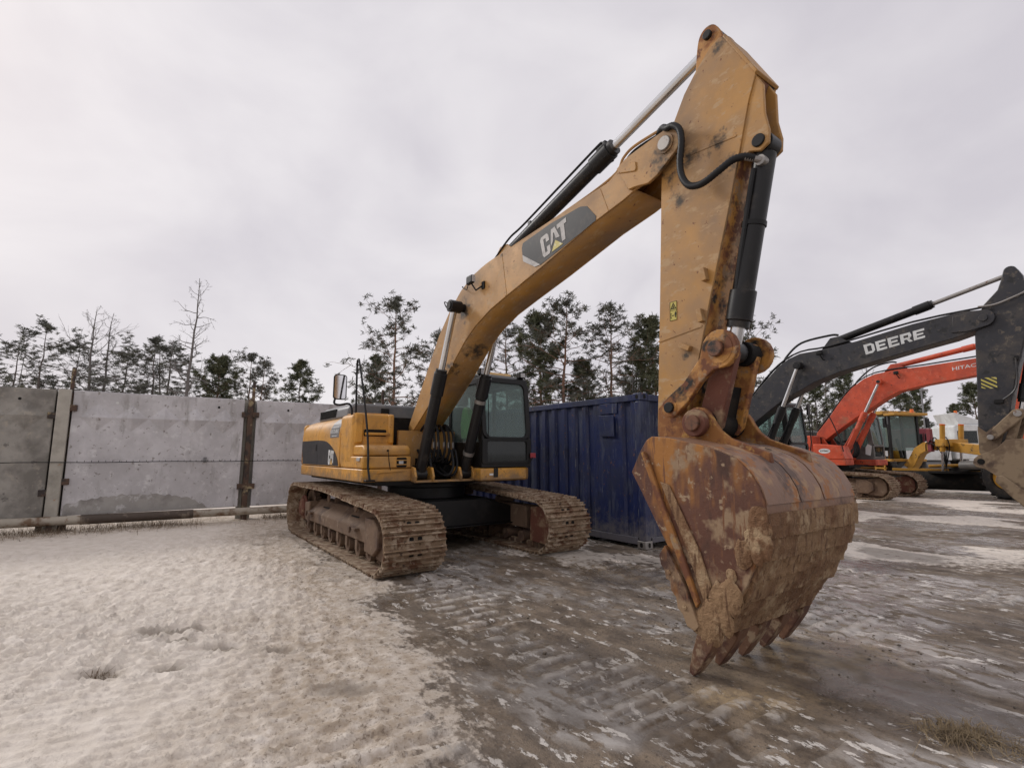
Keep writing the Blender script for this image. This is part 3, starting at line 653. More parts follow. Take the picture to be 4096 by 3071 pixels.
# ------------------------------------------------------------------ operator's cab
def cab(parent, x0, x1, y0, y1, z0, z1, fm='black', roof='black', hatch=None, hx=.05, detail=True):
    c = bpy.data.objects.new('cab', None); COL.objects.link(c); c.parent = parent
    w = y1 - y0; zm = z0 + (z1 - z0) * .30
    ob('cab_base', box(x0, x1 - .02, y0, y1, z0, z0 + .07), fm, c, .012)
    rf = ob('cab_roof', prism([(x0 + .02, z1 - .12), (x1 - .14, z1 - .12), (x1 - .10, z1 - .07), (x1 - .22, z1), (x0 + .12, z1 + .01), (x0, z1 - .07)], y0 + .01, y1 - .01), roof, c, .03, 3)
    lean = .10
    def tilt(VF):      # front frames lean back towards the roof
        V, F = VF; return [(x - lean * max(0, (z - zm) / (z1 - zm)), y, z) for x, y, z in V], F
    o_ = rrect(y0, z0 + .05, y1, z1 - .07, .13, 5)
    # front: one ring for the windscreen, one for the lower pane
    f1 = (rrect(y0, zm, y1, z1 - .07, .14, 5), rrect(y0 + .075, zm + .03, y1 - .09, z1 - .15, .10, 5))
    ob('windscreen_frame', tilt(ring(f1[0], f1[1], x1 - .07, x1)), fm, c, .006)
    f2 = (rrect(y0, z0 + .06, y1, zm, .03, 5), rrect(y0 + .09, z0 + .10, y1 - .09, zm - .04, .04, 5))
    ob('lower_frame', ring(f2[0], f2[1], x1 - .07, x1), fm, c, .006)
    ob('windscreen', tilt(prism([(a, b) for a, b in f1[1]], x1 - .030, x1 - .024, 'x')), 'glass', c)
    ob('lower_pane', prism(f2[1], x1 - .030, x1 - .024, 'x'), 'glassd', c)
    for yy, nm in ((y0, 'right'), (y1 - .05, 'left')):
        xm_ = x0 + (x1 - x0) * .42
        side = [(x0, z0 + .05), (x1 - .07, z0 + .05), (x1 - .07, zm), (x1 - .17, z1 - .10), (x0 + .04, z1 - .10)]
        ob('side_panel', prism([(x0, z0 + .05), (x1 - .07, z0 + .05), (x1 - .07, zm - .05), (x0, zm - .05)], yy, yy + .05), fm, c, .006)
        for a, b in ((x0 + .05, xm_ - .03), (xm_ + .04, x1 - .2)):
            ob('side_pane', prism([(a, zm - .05), (b + (.08 if b > xm_ else 0), zm - .05), (b, z1 - .16), (a, z1 - .16)], yy + .022, yy + .028), 'glass', c)
        ob('pillar', box(x0, x0 + .06, yy, yy + .05, zm - .06, z1 - .08), fm, c, .006); ob('pillar', box(xm_ - .035, xm_ + .035, yy, yy + .05, zm - .06, z1 - .08), fm, c, .006)
        ob('pillar', tilt(box(x1 - .14, x1 - .02, yy + .002, yy + .048, zm - .06, z1 - .08)), fm, c, .006)
        ob('side_header', box(x0, x1 - .16, yy, yy + .05, z1 - .18, z1 - .09), fm, c, .006)
    rr_ = (rrect(y0, z0 + .05, y1, z1 - .08, .1, 4), rrect(y0 + .08, zm + .08, y1 - .08, z1 - .18, .06, 4))
    ob('rear_frame', ring(rr_[0], rr_[1], x0, x0 + .05), fm, c); ob('rear_pane', prism(rr_[1], x0 + .02, x0 + .026, 'x'), 'glass', c)
    st = ob('seat', G(box(x0 + .35, x0 + .85, y0 + w * .25, y0 + w * .77, zm - .12, zm + .0), box(x0 + .28, x0 + .42, y0 + w * .25, y0 + w * .77, zm - .05, zm + .62), box(x0 + .29, x0 + .39, y0 + w * .37, y0 + w * .65, zm + .64, zm + .86)), 'seat', c, .04)
    ob('console', G(box(x0 + .45, x0 + .95, y0 + w * .10, y0 + w * .22, z0 + .07, zm + .1), box(x0 + .45, x0 + .95, y0 + w * .8, y0 + w * .92, z0 + .07, zm + .1), cyl((x0 + .9, y0 + w * .16, zm + .1), (x0 + .95, y0 + w * .16, zm + .3), .018, n=8), cyl((x0 + .9, y0 + w * .86, zm + .1), (x0 + .95, y0 + w * .86, zm + .3), .018, n=8)), 'seat', c, .01)
    if detail:
        for yy in (y0 + .06, y1 - .10):
            lp = ob('roof_lamp', box(x1 - .20, x1 - .10, yy - .06, yy + .06, z1 - .03, z1 + .07), 'black', c, .01)
            ob('lamp_lens', box(x1 - .10, x1 - .094, yy - .045, yy + .045, z1 - .015, z1 + .055), 'lamp', lp)
    if hatch: ob('roof_hatch', prism([(x0 + .3, z1), (x1 - .26, z1), (x1 - .30, z1 + .055), (x0 + .36, z1 + .055)], y0 + .16, y1 - .22), hatch, c, .012)
    return c

# ------------------------------------------------------------------ hydraulic cylinder
def ram(parent, p0, p1, split, r, rod, m='blackcyl', eye=.10, eyew=.16, gland=1.18, rods='chrome', gl=.30):
    p0, p1 = Vector(p0), Vector(p1); q = p0.lerp(p1, split); d = (p1 - p0).normalized()
    c = ob('cylinder_barrel', G(cyl(p0 + d * .06, q, r, n=20), cyl(q - d * gl, q, r * gland, n=20), cyl(p0 + Vector((0, -eyew / 2, 0)), p0 + Vector((0, eyew / 2, 0)), eye, n=18)), m, parent, .006)
    ob('cylinder_gland', G(cyl(q + d * .001, q + d * .05, r * gland * .86, n=20)), m, c)
    ob('cylinder_rod', G(cyl(q + d * .045, p1 - d * eye * .5, rod, n=18)), rods, c)
    ob('rod_eye', G(cyl(p1 + Vector((0, -eyew / 2, 0)), p1 + Vector((0, eyew / 2, 0)), eye, n=18)), m, c, .008)
    return c
def pin(parent, x, z, y0, y1, r, m='pin', cap=None):
    o = ob('pin', cyl((x, y0, z), (x, y1, z), r, n=18), m, parent, .006)
    return o

# ------------------------------------------------------------------ bucket
def bucket(parent, prof, side, y0, y1, lip, tipv, mats, detail=True, nteeth=5, x_open=None):
    b = bpy.data.objects.new('bucket', None); COL.objects.link(b); b.parent = parent
    mt, ms, mm = mats
    P = smooth2(prof, 4); n = len(P); ny_ = 18
    # wrapper with real thickness, caked mud lumps on the lower half
    tn = []
    for i in range(n):
        a = np.array(P[max(i - 1, 0)]); c = np.array(P[min(i + 1, n - 1)]); t = (c - a) / np.linalg.norm(c - a); tn.append((-t[1], t[0]))
    if tn[n // 2][0] < 0: tn = [(-a, -c) for a, c in tn]
    V, F = [], []
    Yv = np.linspace(y0 + .01, y1 - .01, ny_)
    for lay, off in ((0, 0.), (1, -.03)):
        for i in range(n):
            for j, yy in enumerate(Yv):
                V.append((P[i][0] + tn[i][0] * off, yy, P[i][1] + tn[i][1] * off))
    id_ = lambda l, i, j: l * n * ny_ + i * ny_ + j
    for i in range(n - 1):
        for j in range(ny_ - 1):
            F += [(id_(0, i, j), id_(0, i, j + 1), id_(0, i + 1, j + 1), id_(0, i + 1, j)), (id_(1, i, j), id_(1, i + 1, j), id_(1, i + 1, j + 1), id_(1, i, j + 1))]
        for j in (0, ny_ - 1): F.append((id_(0, i, j), id_(0, i + 1, j), id_(1, i + 1, j), id_(1, i, j)))
    for i in (0, n - 1): F += [(id_(0, i, j), id_(0, i, j + 1), id_(1, i, j + 1), id_(1, i, j)) for j in range(ny_ - 1)]
    ob('wrapper', (V, F), mt, b, angle=50)
    for yy in (y0, y1 - .03): ob('side_plate', prism(side, yy, yy + .03), ms, b, .006)
    # teeth
    for k in range(nteeth):
        t = (k / (nteeth - 1)); yy = y0 + .045 + (y1 - y0 - .09) * t
        L0 = Vector((lip[0], yy, lip[1])); tip = Vector((lip[0] + tipv[0], yy, lip[1] + tipv[1])); d = (tip - L0); dn = d.normalized(); nrm = Vector((-dn.z, 0, dn.x))
        V = []
        for s, hw, th in ((-.55, .055, .035), (-.10, .065, .060), (.12, .062, .062), (.45, .058, .050), (.88, .052, .028), (1., .046, .018)):
            p = L0 + d * s
            V += [tuple(p + nrm * th + Vector((0, -hw, 0))), tuple(p + nrm * th + Vector((0, hw, 0))), tuple(p - nrm * th + Vector((0, hw, 0))), tuple(p - nrm * th + Vector((0, -hw, 0)))]
        F = []
        for s in range(5): F += [(s * 4 + i, s * 4 + (i + 1) % 4, s * 4 + 4 + (i + 1) % 4, s * 4 + 4 + i) for i in range(4)]
        F += [(3, 2, 1, 0), (20, 21, 22, 23)]
        ob('tooth', (V, F), 'tooth' if detail else mm, b, .006)
    return b, P, tn

# ================================================================== the yellow excavator
CAT_POLY = dict(
 C=[(0, .12), (.05, 0), (.27, 0), (.33, .12), (.33, .40), (.21, .40), (.21, .17), (.12, .17), (.12, .83), (.21, .83), (.21, .62), (.33, .62), (.33, .88), (.27, 1), (.05, 1), (0, .88)],
 A=[(.355, .25), (.44, 1), (.585, 1), (.73, .40), (.575, .47), (.535, .78), (.50, .78), (.475, .46)],
 T=[(.66, 1), (1., 1), (1., .80), (.915, .80), (.935, .12), (.80, .12), (.775, .80), (.66, .80)])
TRI = [(.36, 0), (.555, .40), (.82, 0)]
def big_excavator():
    YN, YF, YC = -.45, .02, -.215         # boom side planes
    E_ = thing('crawler_excavator', 'big dusty yellow crawler excavator with rusty mud-caked bucket in the foreground', 'excavator', (OA[0], OA[1], 0), HD)
    undercarriage(E_)
    # ---- upper structure
    ob('lower_skirt', prism([(1.0, -1.5), (1.0, -.74), (-2.55, -.74), (-2.62, -1.40), (-2.50, -1.5)], 1.085, 1.27, 'z'), 'yelbody', E_, .018)
    ob('lower_skirt', prism([(1.32, .29), (1.32, 1.16), (1.22, 1.29), (-2.5, 1.29), (-2.5, .29)], 1.06, 1.265, 'z'), 'yelbody', E_, .03)
    ob('tow_strap', box(1.322, 1.33, .52, .60, 1.12, 1.262), 'black', E_); ob('white_sticker', box(1.322, 1.325, .44, .51, 1.15, 1.18), 'twhite', E_)
    ob('revolving_frame', G(box(-2.5, 1.0, -1.3, 1.2, 1.03, 1.084), box(-.6, 1.08, -.74, .28, 1.055, 1.075)), 'dark', E_)
    ob('front_sill', box(1.02, 1.10, -.74, .29, 1.062, 1.095), 'yelbody', E_, .004)
    tb = ob('tool_box', prism([(.0, 1.278), (1.0, 1.278), (1.0, 1.452), (.0, 1.452)], -1.5, -.75), 'yelbody', E_, .022)
    tl = ob('tool_box_lid', prism([(.10, 1.462), (.975, 1.462), (.99, 1.55), (.90, 1.615), (.22, 1.615)], -1.47, -.755), 'yelbody', E_, .028, 3)
    ob('lock_hole', cyl((.94, -1.12, 1.535), (.9965, -1.12, 1.535), .017, n=12), 'dark', tl)
    lampset = ob('lamp_recess', prism(rrect(-.985, 1.29, -.825, 1.435, .02, 3), 1.0005, 1.003, 'x'), 'dark', tb)
    ob('work_lamp', box(1.003, 1.008, -.95, -.88, 1.34, 1.385), 'lamp', lampset)
    ob('lamp_bar', G(*[box(1.002, 1.014, -.99, -.82, z, z + .013) for z in (1.325, 1.388)]), 'yelbody', lampset)
    ob('side_marker', prism(rrect(.78, 1.385, .92, 1.435, .02, 3), -1.503, -1.515), 'silver', tb, .004)
    ob('stay_wire', tube(smooth([(1.0, -1.12, 1.53), (1.012, -1.115, 1.46), (1.006, -1.10, 1.36), (1.01, -1.08, 1.25)]), .006, 5), 'rubber', E_)
    ob('bent_bar', prism([(-1.28, 1.21), (-.86, 1.235), (-.86, 1.262), (-1.22, 1.245)], 1.002, 1.03, 'x'), 'yelbody', E_, .004)
    # fuel tank with moulded front and hand grip
    tk = ob('fuel_tank', prism(rrect(-1.5, 1.28, -.835, 2.10, .09, 5), -.075, .50, 'x'), 'yelbody', E_, .035, 3)
    ob('tank_front_recess', G(prism(rrect(-1.30, 1.66, -.93, 2.06, .05, 4), .501, .508, 'x')), 'yelbody', tk, .006)
    ob('tank_rib', box(.44, .53, -1.47, -1.33, 1.64, 2.11), 'yelbody', tk, .03); ob('tank_rib', box(.44, .53, -.94, -.84, 1.64, 2.105), 'yelbody', tk, .03)
    ob('grip_slot', prism(rrect(-1.32, 1.755, -.965, 1.86, .02, 3), .509, .5125, 'x'), 'dark', tk)
    ob('hand_grip', box(.513, .56, -1.31, -.935, 1.772, 1.812), 'yelbody', tk, .008)
    ob('tank_top_plate', box(-.02, .42, -1.42, -.9, 2.102, 2.118), 'yelbody', tk, .006)
    # engine side doors, rounded shoulder
    sh = [(-1.0, 1.28), (-1.5, 1.28), (-1.5, 1.80), (-1.485, 1.90), (-1.44, 1.99), (-1.36, 2.06), (-1.25, 2.10), (-1.0, 2.125)]
    d1 = ob('side_door', prism(sh, -1.345, -.085, 'x'), 'yelbody', E_, .008); d2 = ob('side_door', prism(sh, -2.50, -1.355, 'x'), 'yelbody', E_, .008)
    for q in (d1, d2): pass
    dk = [(-1.35, 1.295), (-.12, 1.295), (-.16, 1.39), (-.28, 1.49), (-.45, 1.58), (-.66, 1.655), (-.92, 1.705), (-1.35, 1.725)]
    ob('dark_panel', prism(smooth2(dk[1:], 4) + [(-1.348, 1.295)], -1.501, -1.505), 'blackdecal', d1)
    ob('dark_panel', prism([(-2.495, 1.295), (-1.354, 1.295), (-1.354, 1.725), (-2.495, 1.725)], -1.501, -1.505), 'blackdecal', d2)
    ob('door_lock', prism(rrect(-1.52, 1.54, -1.42, 1.66, .01, 2), -1.5055, -1.511), 'black', d2, .002)
    ob('orange_stripe', prism([(-2.49, 1.30), (-2.38, 1.30), (-2.46, 1.50), (-2.49, 1.55)], -1.5052, -1.507), 'orust', d2)
    fm = quadmap([(-.66, 1.31), (-.66, 1.555), (-.36, 1.535), (-.36, 1.31)])
    ob('lettering', decal(list(CAT_POLY.values()), fm, -1.5055, .003), 'twhite', d1); ob('lettering_triangle', decal([TRI], fm, -1.5055, .003), 'beige', d1)
    # advert sticker wrapped over the shoulder
    def shoulder(s):          # arc length up the door from z=1.74
        L = [(-1.5, 1.74), (-1.5, 1.80), (-1.485, 1.90), (-1.44, 1.99), (-1.36, 2.06), (-1.25, 2.10)]
        for a, b in zip(L, L[1:]):
            d = math.dist(a, b)
            if s <= d: break
            s -= d
        t = s / d; return (a[0] + (b[0] - a[0]) * t, a[1] + (b[1] - a[1]) * t)
    def strip(x0, x1, s0, s1, off, k=8):
        V, F = [], []
        for i in range(k + 1):
            y, z = shoulder(s0 + (s1 - s0) * i / k); y -= off; z += off * .3
            V += [(x0, y, z), (x1, y, z)]
            if i: F.append((2 * i - 2, 2 * i - 1, 2 * i + 1, 2 * i))
        return V, F
    stk = ob('advert_sticker', strip(-.62, -.14, .01, .235, .004), 'silver', d1); stk.data.materials[0] = M['hood']
    ob('sticker_header', strip(-.62, -.14, .237, .43, .004), 'silver', stk)
    sq = lambda x0, x1, z0, z1: quadmap([(x0, z0), (x0, z1), (x1, z1), (x1, z0)])
    ob('phone_number', text_poly('8-800-555-888-2', sq(-.61, -.15, 1.82, 1.885), -1.508, bold=.02), 'twhite', stk)
    ob('small_print', G(text_poly('www', sq(-.60, -.50, 1.905, 1.925), -1.499), *[prism([(x, 1.905), (x + .022, 1.905), (x + .022, 1.93), (x, 1.93)], -1.497, -1.4975) for x in np.arange(-.48, -.18, .031)], *[prism([(x, 1.77), (x + .016, 1.77), (x + .016, 1.785), (x, 1.785)], -1.506, -1.507) for x in np.arange(-.52, -.24, .022)]), 'twhite', stk)
    # counterweight and hood
    arc = [(-2.505, -1.47)] + [(-2.52 - .55 * math.cos(R(a)) ** .8, -.09 + 1.38 * math.sin(R(a))) for a in np.linspace(-82, 82, 17)] + [(-2.505, 1.29)]
    ob('counterweight', prism(arc, 1.10, 2.06, 'z'), 'yelbody', E_, .07, 3)
    ob('engine_bay', G(box(-2.5, -.10, -.98, 1.22, 1.27, 2.10), box(-.12, .20, -.82, .25, 1.10, 2.0)), 'dark', E_)
    hd = ob('engine_hood', prism([(-1.22, 2.11), (1.15, 2.11), (1.13, 2.30), (1.02, 2.37), (-1.08, 2.37), (-1.20, 2.29)], -2.46, -.66, 'x'), 'hood', E_, .04, 3)
    ob('hood_vent', G(*[box(x, x + .035, -1.225, -1.19, 2.15, 2.30) for x in np.arange(-2.35, -1.35, .075)]), 'dark', hd)
    ob('hood_cap', cyl((-1.0, -.55, 2.371), (-1.0, -.55, 2.42), .10, .07, n=20), 'hood', hd)
    ob('hood_latch', box(-.665, -.64, -.62, -.46, 2.18, 2.30), 'black', hd, .02)
    # back plate, boom foot brackets
    ob('boom_bulkhead', G(box(.40, .46, -.74, .28, 1.10, 1.86)), 'yel', E_)
    for y in (-.58, .12):
        br = ob('boom_bracket', prism([(-.30, 1.1), (.42, 1.1), (.30, 1.50), (.17, 1.72), (.15, 1.86), (.06, 1.93), (-.10, 1.92), (-.2, 1.8), (-.30, 1.45)], y, y + .07), 'yelbody', E_, .01)
    pin(E_, 0, 1.78, -.63, .22, .085, 'black'); ob('pin_cover', G(cyl((.0, -.625, 1.78), (.0, -.585, 1.78), .135, n=22)), 'dark', E_, .01)
    for y in (-.745, -.455, .025, .255):
        ob('cylinder_lug', prism([(.80, 1.075), (1.12, 1.075), (1.14, 1.15), (1.08, 1.28), (.98, 1.30), (.86, 1.24)], y, y + .035), 'yelbody', E_, .006)
    # ---- boom
    up = [(.20, 1.95), (.54, 2.39), (.80, 2.73), (1.05, 3.06), (1.24, 3.30), (1.58, 3.62), (1.90, 3.84), (2.24, 3.98), (2.63, 4.045), (3.06, 4.065), (3.38, 4.08), (4.07, 4.13), (4.55, 4.16), (4.84, 4.175), (4.99, 4.24), (5.08, 4.285), (5.26, 4.30), (5.50, 4.30)]
    low = [(5.40, 3.98), (5.17, 3.945), (5.04, 3.91), (4.61, 3.835), (3.77, 3.625), (3.10, 3.475), (2.68, 3.375), (2.30, 3.23), (2.03, 3.07), (1.78, 2.87), (1.50, 2.64), (1.05, 2.32), (.59, 2.01), (.28, 1.80)]
    foot = [(.16, 1.70), (.04, 1.655), (-.09, 1.69), (-.13, 1.80), (-.06, 1.90), (.08, 1.90)]
    pl = up + [(5.52, 4.04)] + low + foot
    bm = ob('boom', G(prism(pl, YN, YN + .025), prism(pl, YF - .025, YF)), 'yel', E_, .004)
    def skin(path, m, name, inset=.012, over=.0):      # top or bottom plate between the sides
        V, F = [], []
        for i, (x, z) in enumerate(path):
            V += [(x, YN + .02 - over, z), (x, YF - .02 + over, z)]
            if i: F.append((2 * i - 2, 2 * i - 1, 2 * i + 1, 2 * i))
        o = ob(name, (V, F), m, bm); s = o.modifiers.new('thick', 'SOLIDIFY'); s.thickness = .02; s.offset = 0; return o
    skin([(x, z - .014) for x, z in up[:-1]], 'yel', 'top_plate'); skin([(x, z + .012) for x, z in low[1:]] + foot[:2], 'yel', 'bottom_plate')
    for p in ([(2.93, 4.055), (2.965, 4.055), (3.075, 3.475), (3.045, 3.47)], [(1.67, 2.80), (1.70, 2.81), (1.70, 2.76), (1.67, 2.75)], [(4.72, 4.16), (4.735, 4.16), (4.84, 3.875), (4.825, 3.87)]):
        ob('weld_seam', prism(p, YN - .004, YN + .001), 'yel', bm)
    # boom nose cheeks with rounded end
    nose = [(4.99, 4.235), (5.10, 4.285), (5.26, 4.305)] + [(5.565 + .145 * math.cos(R(a)), 4.185 + .145 * math.sin(R(a))) for a in np.linspace(95, -60, 12)] + [(5.46, 3.95), (5.36, 3.92), (5.20, 3.955), (5.13, 3.96)]
    for y in (YN - .035, YF + .004): ob('boom_nose', prism(nose, y, y + .032), 'yel', bm, .006)
    ob('nose_plate', prism([(5.0, 4.18), (5.19, 4.2), (5.235, 4.19), (5.24, 4.12), (5.22, 4.10)], YN - .046, YN - .034), 'yel', bm, .006)
    pin(E_, 5.57, 4.19, YN - .07, YF + .07, .065, 'steel')
    ob('pin_collar', G(cyl((5.57, YN - .05, 4.19), (5.57, YN - .034, 4.19), .085, n=20)), 'yel', bm)
    # maker's decal
    fd = [(3.42, 4.035), (3.95, 4.085), (4.44, 4.085), (4.54, 4.05), (4.665, 3.895), (4.665, 3.845), (4.45, 3.795), (3.76, 3.655), (3.66, 3.66), (3.415, 3.875), (3.40, 3.98)]
    dc = ob('decal_plate', prism(fd, YN - .004, YN - .0005), 'blackdecal', bm)
    ob('decal_corner', prism([(3.415, 3.885), (3.76, 3.658), (3.66, 3.662), (3.43, 3.80)], YN - .006, YN - .004), 'silver', dc)
    f = quadmap([(3.82, 3.715), (3.755, 3.97), (4.215, 4.055), (4.235, 3.785)])
    ob('lettering', decal(list(CAT_POLY.values()), f, YN - .004, .003), 'silver', dc); ob('lettering_triangle', decal([TRI], f, YN - .004, .003), 'tri', dc)
    # boom lamp
    bl = ob('boom_lamp', box(2.26, 2.42, YN - .13, YN - .07, 3.80, 3.92), 'black', bm, .02); ob('lamp_lens', box(2.423, 2.428, YN - .125, YN - .075, 3.815, 3.905), 'lamp', bl)
    ob('lamp_bracket', G(tube([(2.36, YN - .09, 3.80), (2.42, YN - .06, 3.70), (2.52, YN - .02, 3.74)], .012, 6), box(2.50, 2.56, YN - .02, YN - .001, 3.70, 3.80)), 'black', bl)
    ob('lamp_wire', tube(smooth([(2.27, YN - .09, 3.84), (2.15, YN - .05, 3.78), (2.0, YN - .03, 3.86), (1.98, YN - .01, 3.88)]), .007, 5), 'rubber', bl)
    # boom rams
    for y, nm in ((-.60, 0), (.17, 1)):
        c = ram(E_, (.99, y, 1.185), (2.0, y, 3.555), .62, .083, .046, eye=.088, eyew=.18, gl=.34)
        pin(c, 2.0, 3.555, y - .105, y + .105, .06, 'black')
        if nm:
            a, b = Vector((.99, y, 1.185)), Vector((2.0, y, 3.555))
            for s in (.455, .52, .12): ob('clamp_band', cyl(a.lerp(b, s), a.lerp(b, s + .022), .090, n=20), 'steel', c)
    ob('boom_cylinder_shaft', cyl((2.0, -.55, 3.555), (2.0, .12, 3.555), .06, n=16), 'black', E_)
    ob('grease_hose', tube(smooth([(1.93, -.66, 3.60), (1.80, -.66, 3.66), (1.78, -.6, 3.58), (1.92, -.5, 3.5)]), .008, 5), 'rubber', E_)
    # hose bundle between the rams
    hb = bpy.data.objects.new('hose_bundle', None); COL.objects.link(hb); hb.parent = E_
    for i, (y0, y1) in enumerate(((-.42, -.40), (-.34, -.33), (-.27, -.24), (-.16, -.15), (-.08, -.06), (.0, .0))):
        ob('hose', tube(smooth([(.46, y1, 1.55), (.62, y1, 1.44 - .02 * i), (.82, y0, 1.36), (.90, y0 + .02, 1.52), (.88, y0 + .02, 1.78), (.80, y1, 1.92 - .03 * (i % 2)), (.66, y1 + .02, 1.94), (.52, y1 + .02, 1.86)]), .021, 8), 'rubber', hb)
        ob('hose_fitting', cyl((.895, y0 + .02, 1.58), (.89, y0 + .02, 1.67), .027, n=10), 'steel', hb)
    for i, (y0, y1) in enumerate(((-.30, -.44), (-.12, .02), (-.22, -.05))):
        ob('hose', tube(smooth([(.50, y0, 1.40), (.80, y0, 1.22), (1.0, (y0 + y1) / 2, 1.15), (1.03, y1, 1.30), (.96, y1, 1.55)]), .02, 8), 'rubber', hb)
    ob('valve_block', G(box(.47, .66, -.50, .14, 1.12, 1.30), box(.47, .60, -.45, .10, 1.30, 1.42), cyl((.62, -.30, 1.26), (.74, -.30, 1.26), .11, n=20), cyl((.62, .02, 1.22), (.74, .02, 1.22), .10, n=20)), 'dark', hb, .01)
    # stick ram on top of the boom
    for y in (YC - .10, YC + .075): ob('ram_lug', prism([(2.55, 4.04), (3.15, 4.07), (2.98, 4.17), (2.88, 4.25), (2.72, 4.26), (2.62, 4.17)], y, y + .025), 'yel', bm, .006)
    c = ram(E_, (2.79, YC, 4.165), (5.94, YC, 5.055), .60, .085, .047, eye=.085, eyew=.14, gl=.26)
    ob('ram_pipe', tube(smooth([(2.6, YC - .10, 4.14), (2.95, YC - .11, 4.30), (3.3, YC - .1, 4.39), (4.5, YC - .1, 4.73), (4.62, YC - .09, 4.76)]), .014, 6), 'rubber', c)
    ob('ram_port', G(box(3.24, 3.30, YC - .03, YC + .03, 4.36, 4.44), box(4.52, 4.66, YC - .07, YC + .07, 4.60, 4.80)), 'black', c, .01)
    # steel lines along the boom top
    for k, y in enumerate((YN + .06, YN + .11, YF - .1)):
        ob('boom_pipe', tube(smooth([(x, y, z + .035 + .004 * k) for x, z in up[1:13:2]] + [(4.84, y, 4.25), (5.0, y, 4.38), (5.14, y, 4.43), (5.42, y, 4.43)]), .014, 6), 'yel' if k == 0 else 'rubber', bm)
    # ---- stick
    SN, SF, YB = -.40, -.085, -.275
    sp = [(6.13, 4.88), (6.07, 4.905), (5.99, 4.875), (5.85, 4.755), (5.72, 4.61), (5.57, 4.36), (5.45, 4.02), (5.375, 2.84), (5.295, 1.68), (5.30, 1.58), (5.36, 1.50), (5.47, 1.50), (5.55, 1.60), (5.60, 1.78), (5.72, 2.21), (5.86, 2.72), (6.06, 3.39), (6.20, 3.89), (6.285, 4.21), (6.355, 4.40)]
    stk = ob('stick', G(prism(sp, SN, SN + .022), prism(sp, SF - .022, SF)), 'yel', E_, .004)
    def sskin(path, name, m='yel'):
        V, F = [], []
        for i, (x, z) in enumerate(path):
            V += [(x, SN + .02, z), (x, SF - .02, z)]
            if i: F.append((2 * i - 2, 2 * i - 1, 2 * i + 1, 2 * i))
        o = ob(name, (V, F), m, stk); s = o.modifiers.new('thick', 'SOLIDIFY'); s.thickness = .02; s.offset = 0
    sskin([(x - .012, z) for x, z in sp[12:]] + [(6.12, 4.865)], 'front_plate', 'yeldirty'); sskin([(x + .012, z) for x, z in sp[2:9]], 'back_plate')
    ob('greasy_foot', prism([(5.302, 1.70), (5.36, 1.505), (5.47, 1.505), (5.545, 1.60), (5.60, 1.80), (5.60, 1.92), (5.45, 1.86), (5.38, 1.93), (5.318, 1.88)], SN - .0025, SN - .0005), 'yeldirty', stk)
    ob('weld_seam', prism([(5.345, 2.46), (5.78, 2.515), (5.78, 2.53), (5.345, 2.475)], SN - .006, SN + .001), 'yel', stk); ob('weld_seam', prism([(5.5, 4.055), (6.17, 3.97), (6.17, 3.985), (5.5, 4.07)], SN - .005, SN + .001), 'yel', stk)
    for (x, z, a) in ((5.63, 2.37, -26), (5.79, 2.60, -80), (5.84, 2.93, -80)):
        d = Vector((math.cos(R(a)), 0, math.sin(R(a))))
        o = ob('pipe_clip', box(-.055, .055, -.05, 0, -.022, .022), 'yel', stk, .005); o.location = (x, SN, z); o.rotation_euler = (0, R(-a), 0)
    # warning sticker
    ws = ob('warning_sticker', prism([(5.475, 2.625), (5.545, 2.625), (5.55, 2.79), (5.48, 2.79)], SN - .0025, SN - .0005), 'tri', stk)
    wq = quadmap([(5.475, 2.625), (5.48, 2.79), (5.55, 2.79), (5.545, 2.625)])
    def rect(a, b, c, d): return [(a, b), (c, b), (c, d), (a, d)]
    ob('pictogram', decal([[(.08, .60), (.50, .94), (.50, .86), (.22, .63)], [(.50, .94), (.92, .60), (.78, .63), (.50, .86)], [(.08, .60), (.22, .64), (.78, .64), (.92, .60)], rect(.40, .66, .6, .71), rect(.46, .71, .54, .78), rect(0, .52, 1, .535), rect(0, 0, 1, .015), rect(0, .985, 1, 1), rect(0, 0, .03, 1), rect(.97, 0, 1, 1), rect(.12, .12, .17, .40), rect(.17, .12, .26, .15), rect(.17, .37, .26, .40), rect(.3, .24, .62, .28), rect(.74, .14, .86, .30), rect(.69, .28, .91, .38), rect(.75, .39, .85, .45)], wq, SN - .0025, .002), 'black', ws)
    # lugs: stick ram end and bucket ram base
    lug = smooth2([(6.09, 4.88), (6.05, 5.03), (5.99, 5.13), (5.91, 5.145), (5.85, 5.09), (5.82, 4.96), (5.80, 4.80), (5.76, 4.65)], 4) + [(6.0, 4.70)]
    for y in (YC - .12, YC + .09): ob('ram_lug', prism(lug, y, y + .03), 'yeldirty', stk, .006)
    pin(stk, 5.94, 5.055, YC - .15, YC + .15, .04, 'black')
    ob('stick_nose_plate', prism([(6.11, 4.885), (6.13, 4.90), (6.375, 4.41), (6.355, 4.39)], SN - .012, SF + .006), 'yel', stk, .006)
    for y in (SN + .012, SN + .20): ob('ram_lug', prism([(6.26, 4.20), (6.345, 4.395), (6.40, 4.28), (6.395, 4.05), (6.42, 3.90), (6.41, 3.80), (6.34, 3.765), (6.26, 3.80), (6.17, 3.77)], y, y + .03), 'yel', stk, .008)
    pin(stk, 6.335, 3.85, SN - .005, SN + .25, .05, 'black')
    bc = ram(E_, (6.335, YB, 3.85), (5.965, YB, 2.285), .845, .083, .052, eye=.085, eyew=.14, gl=.24, gland=1.2)
    ob('ram_pipe', tube(smooth([(6.27, SN + .04, 3.66), (6.235, SN + .03, 3.5), (6.10, SN + .05, 2.95), (6.05, SN + .06, 2.72)]), .02, 8), 'rubber', bc)
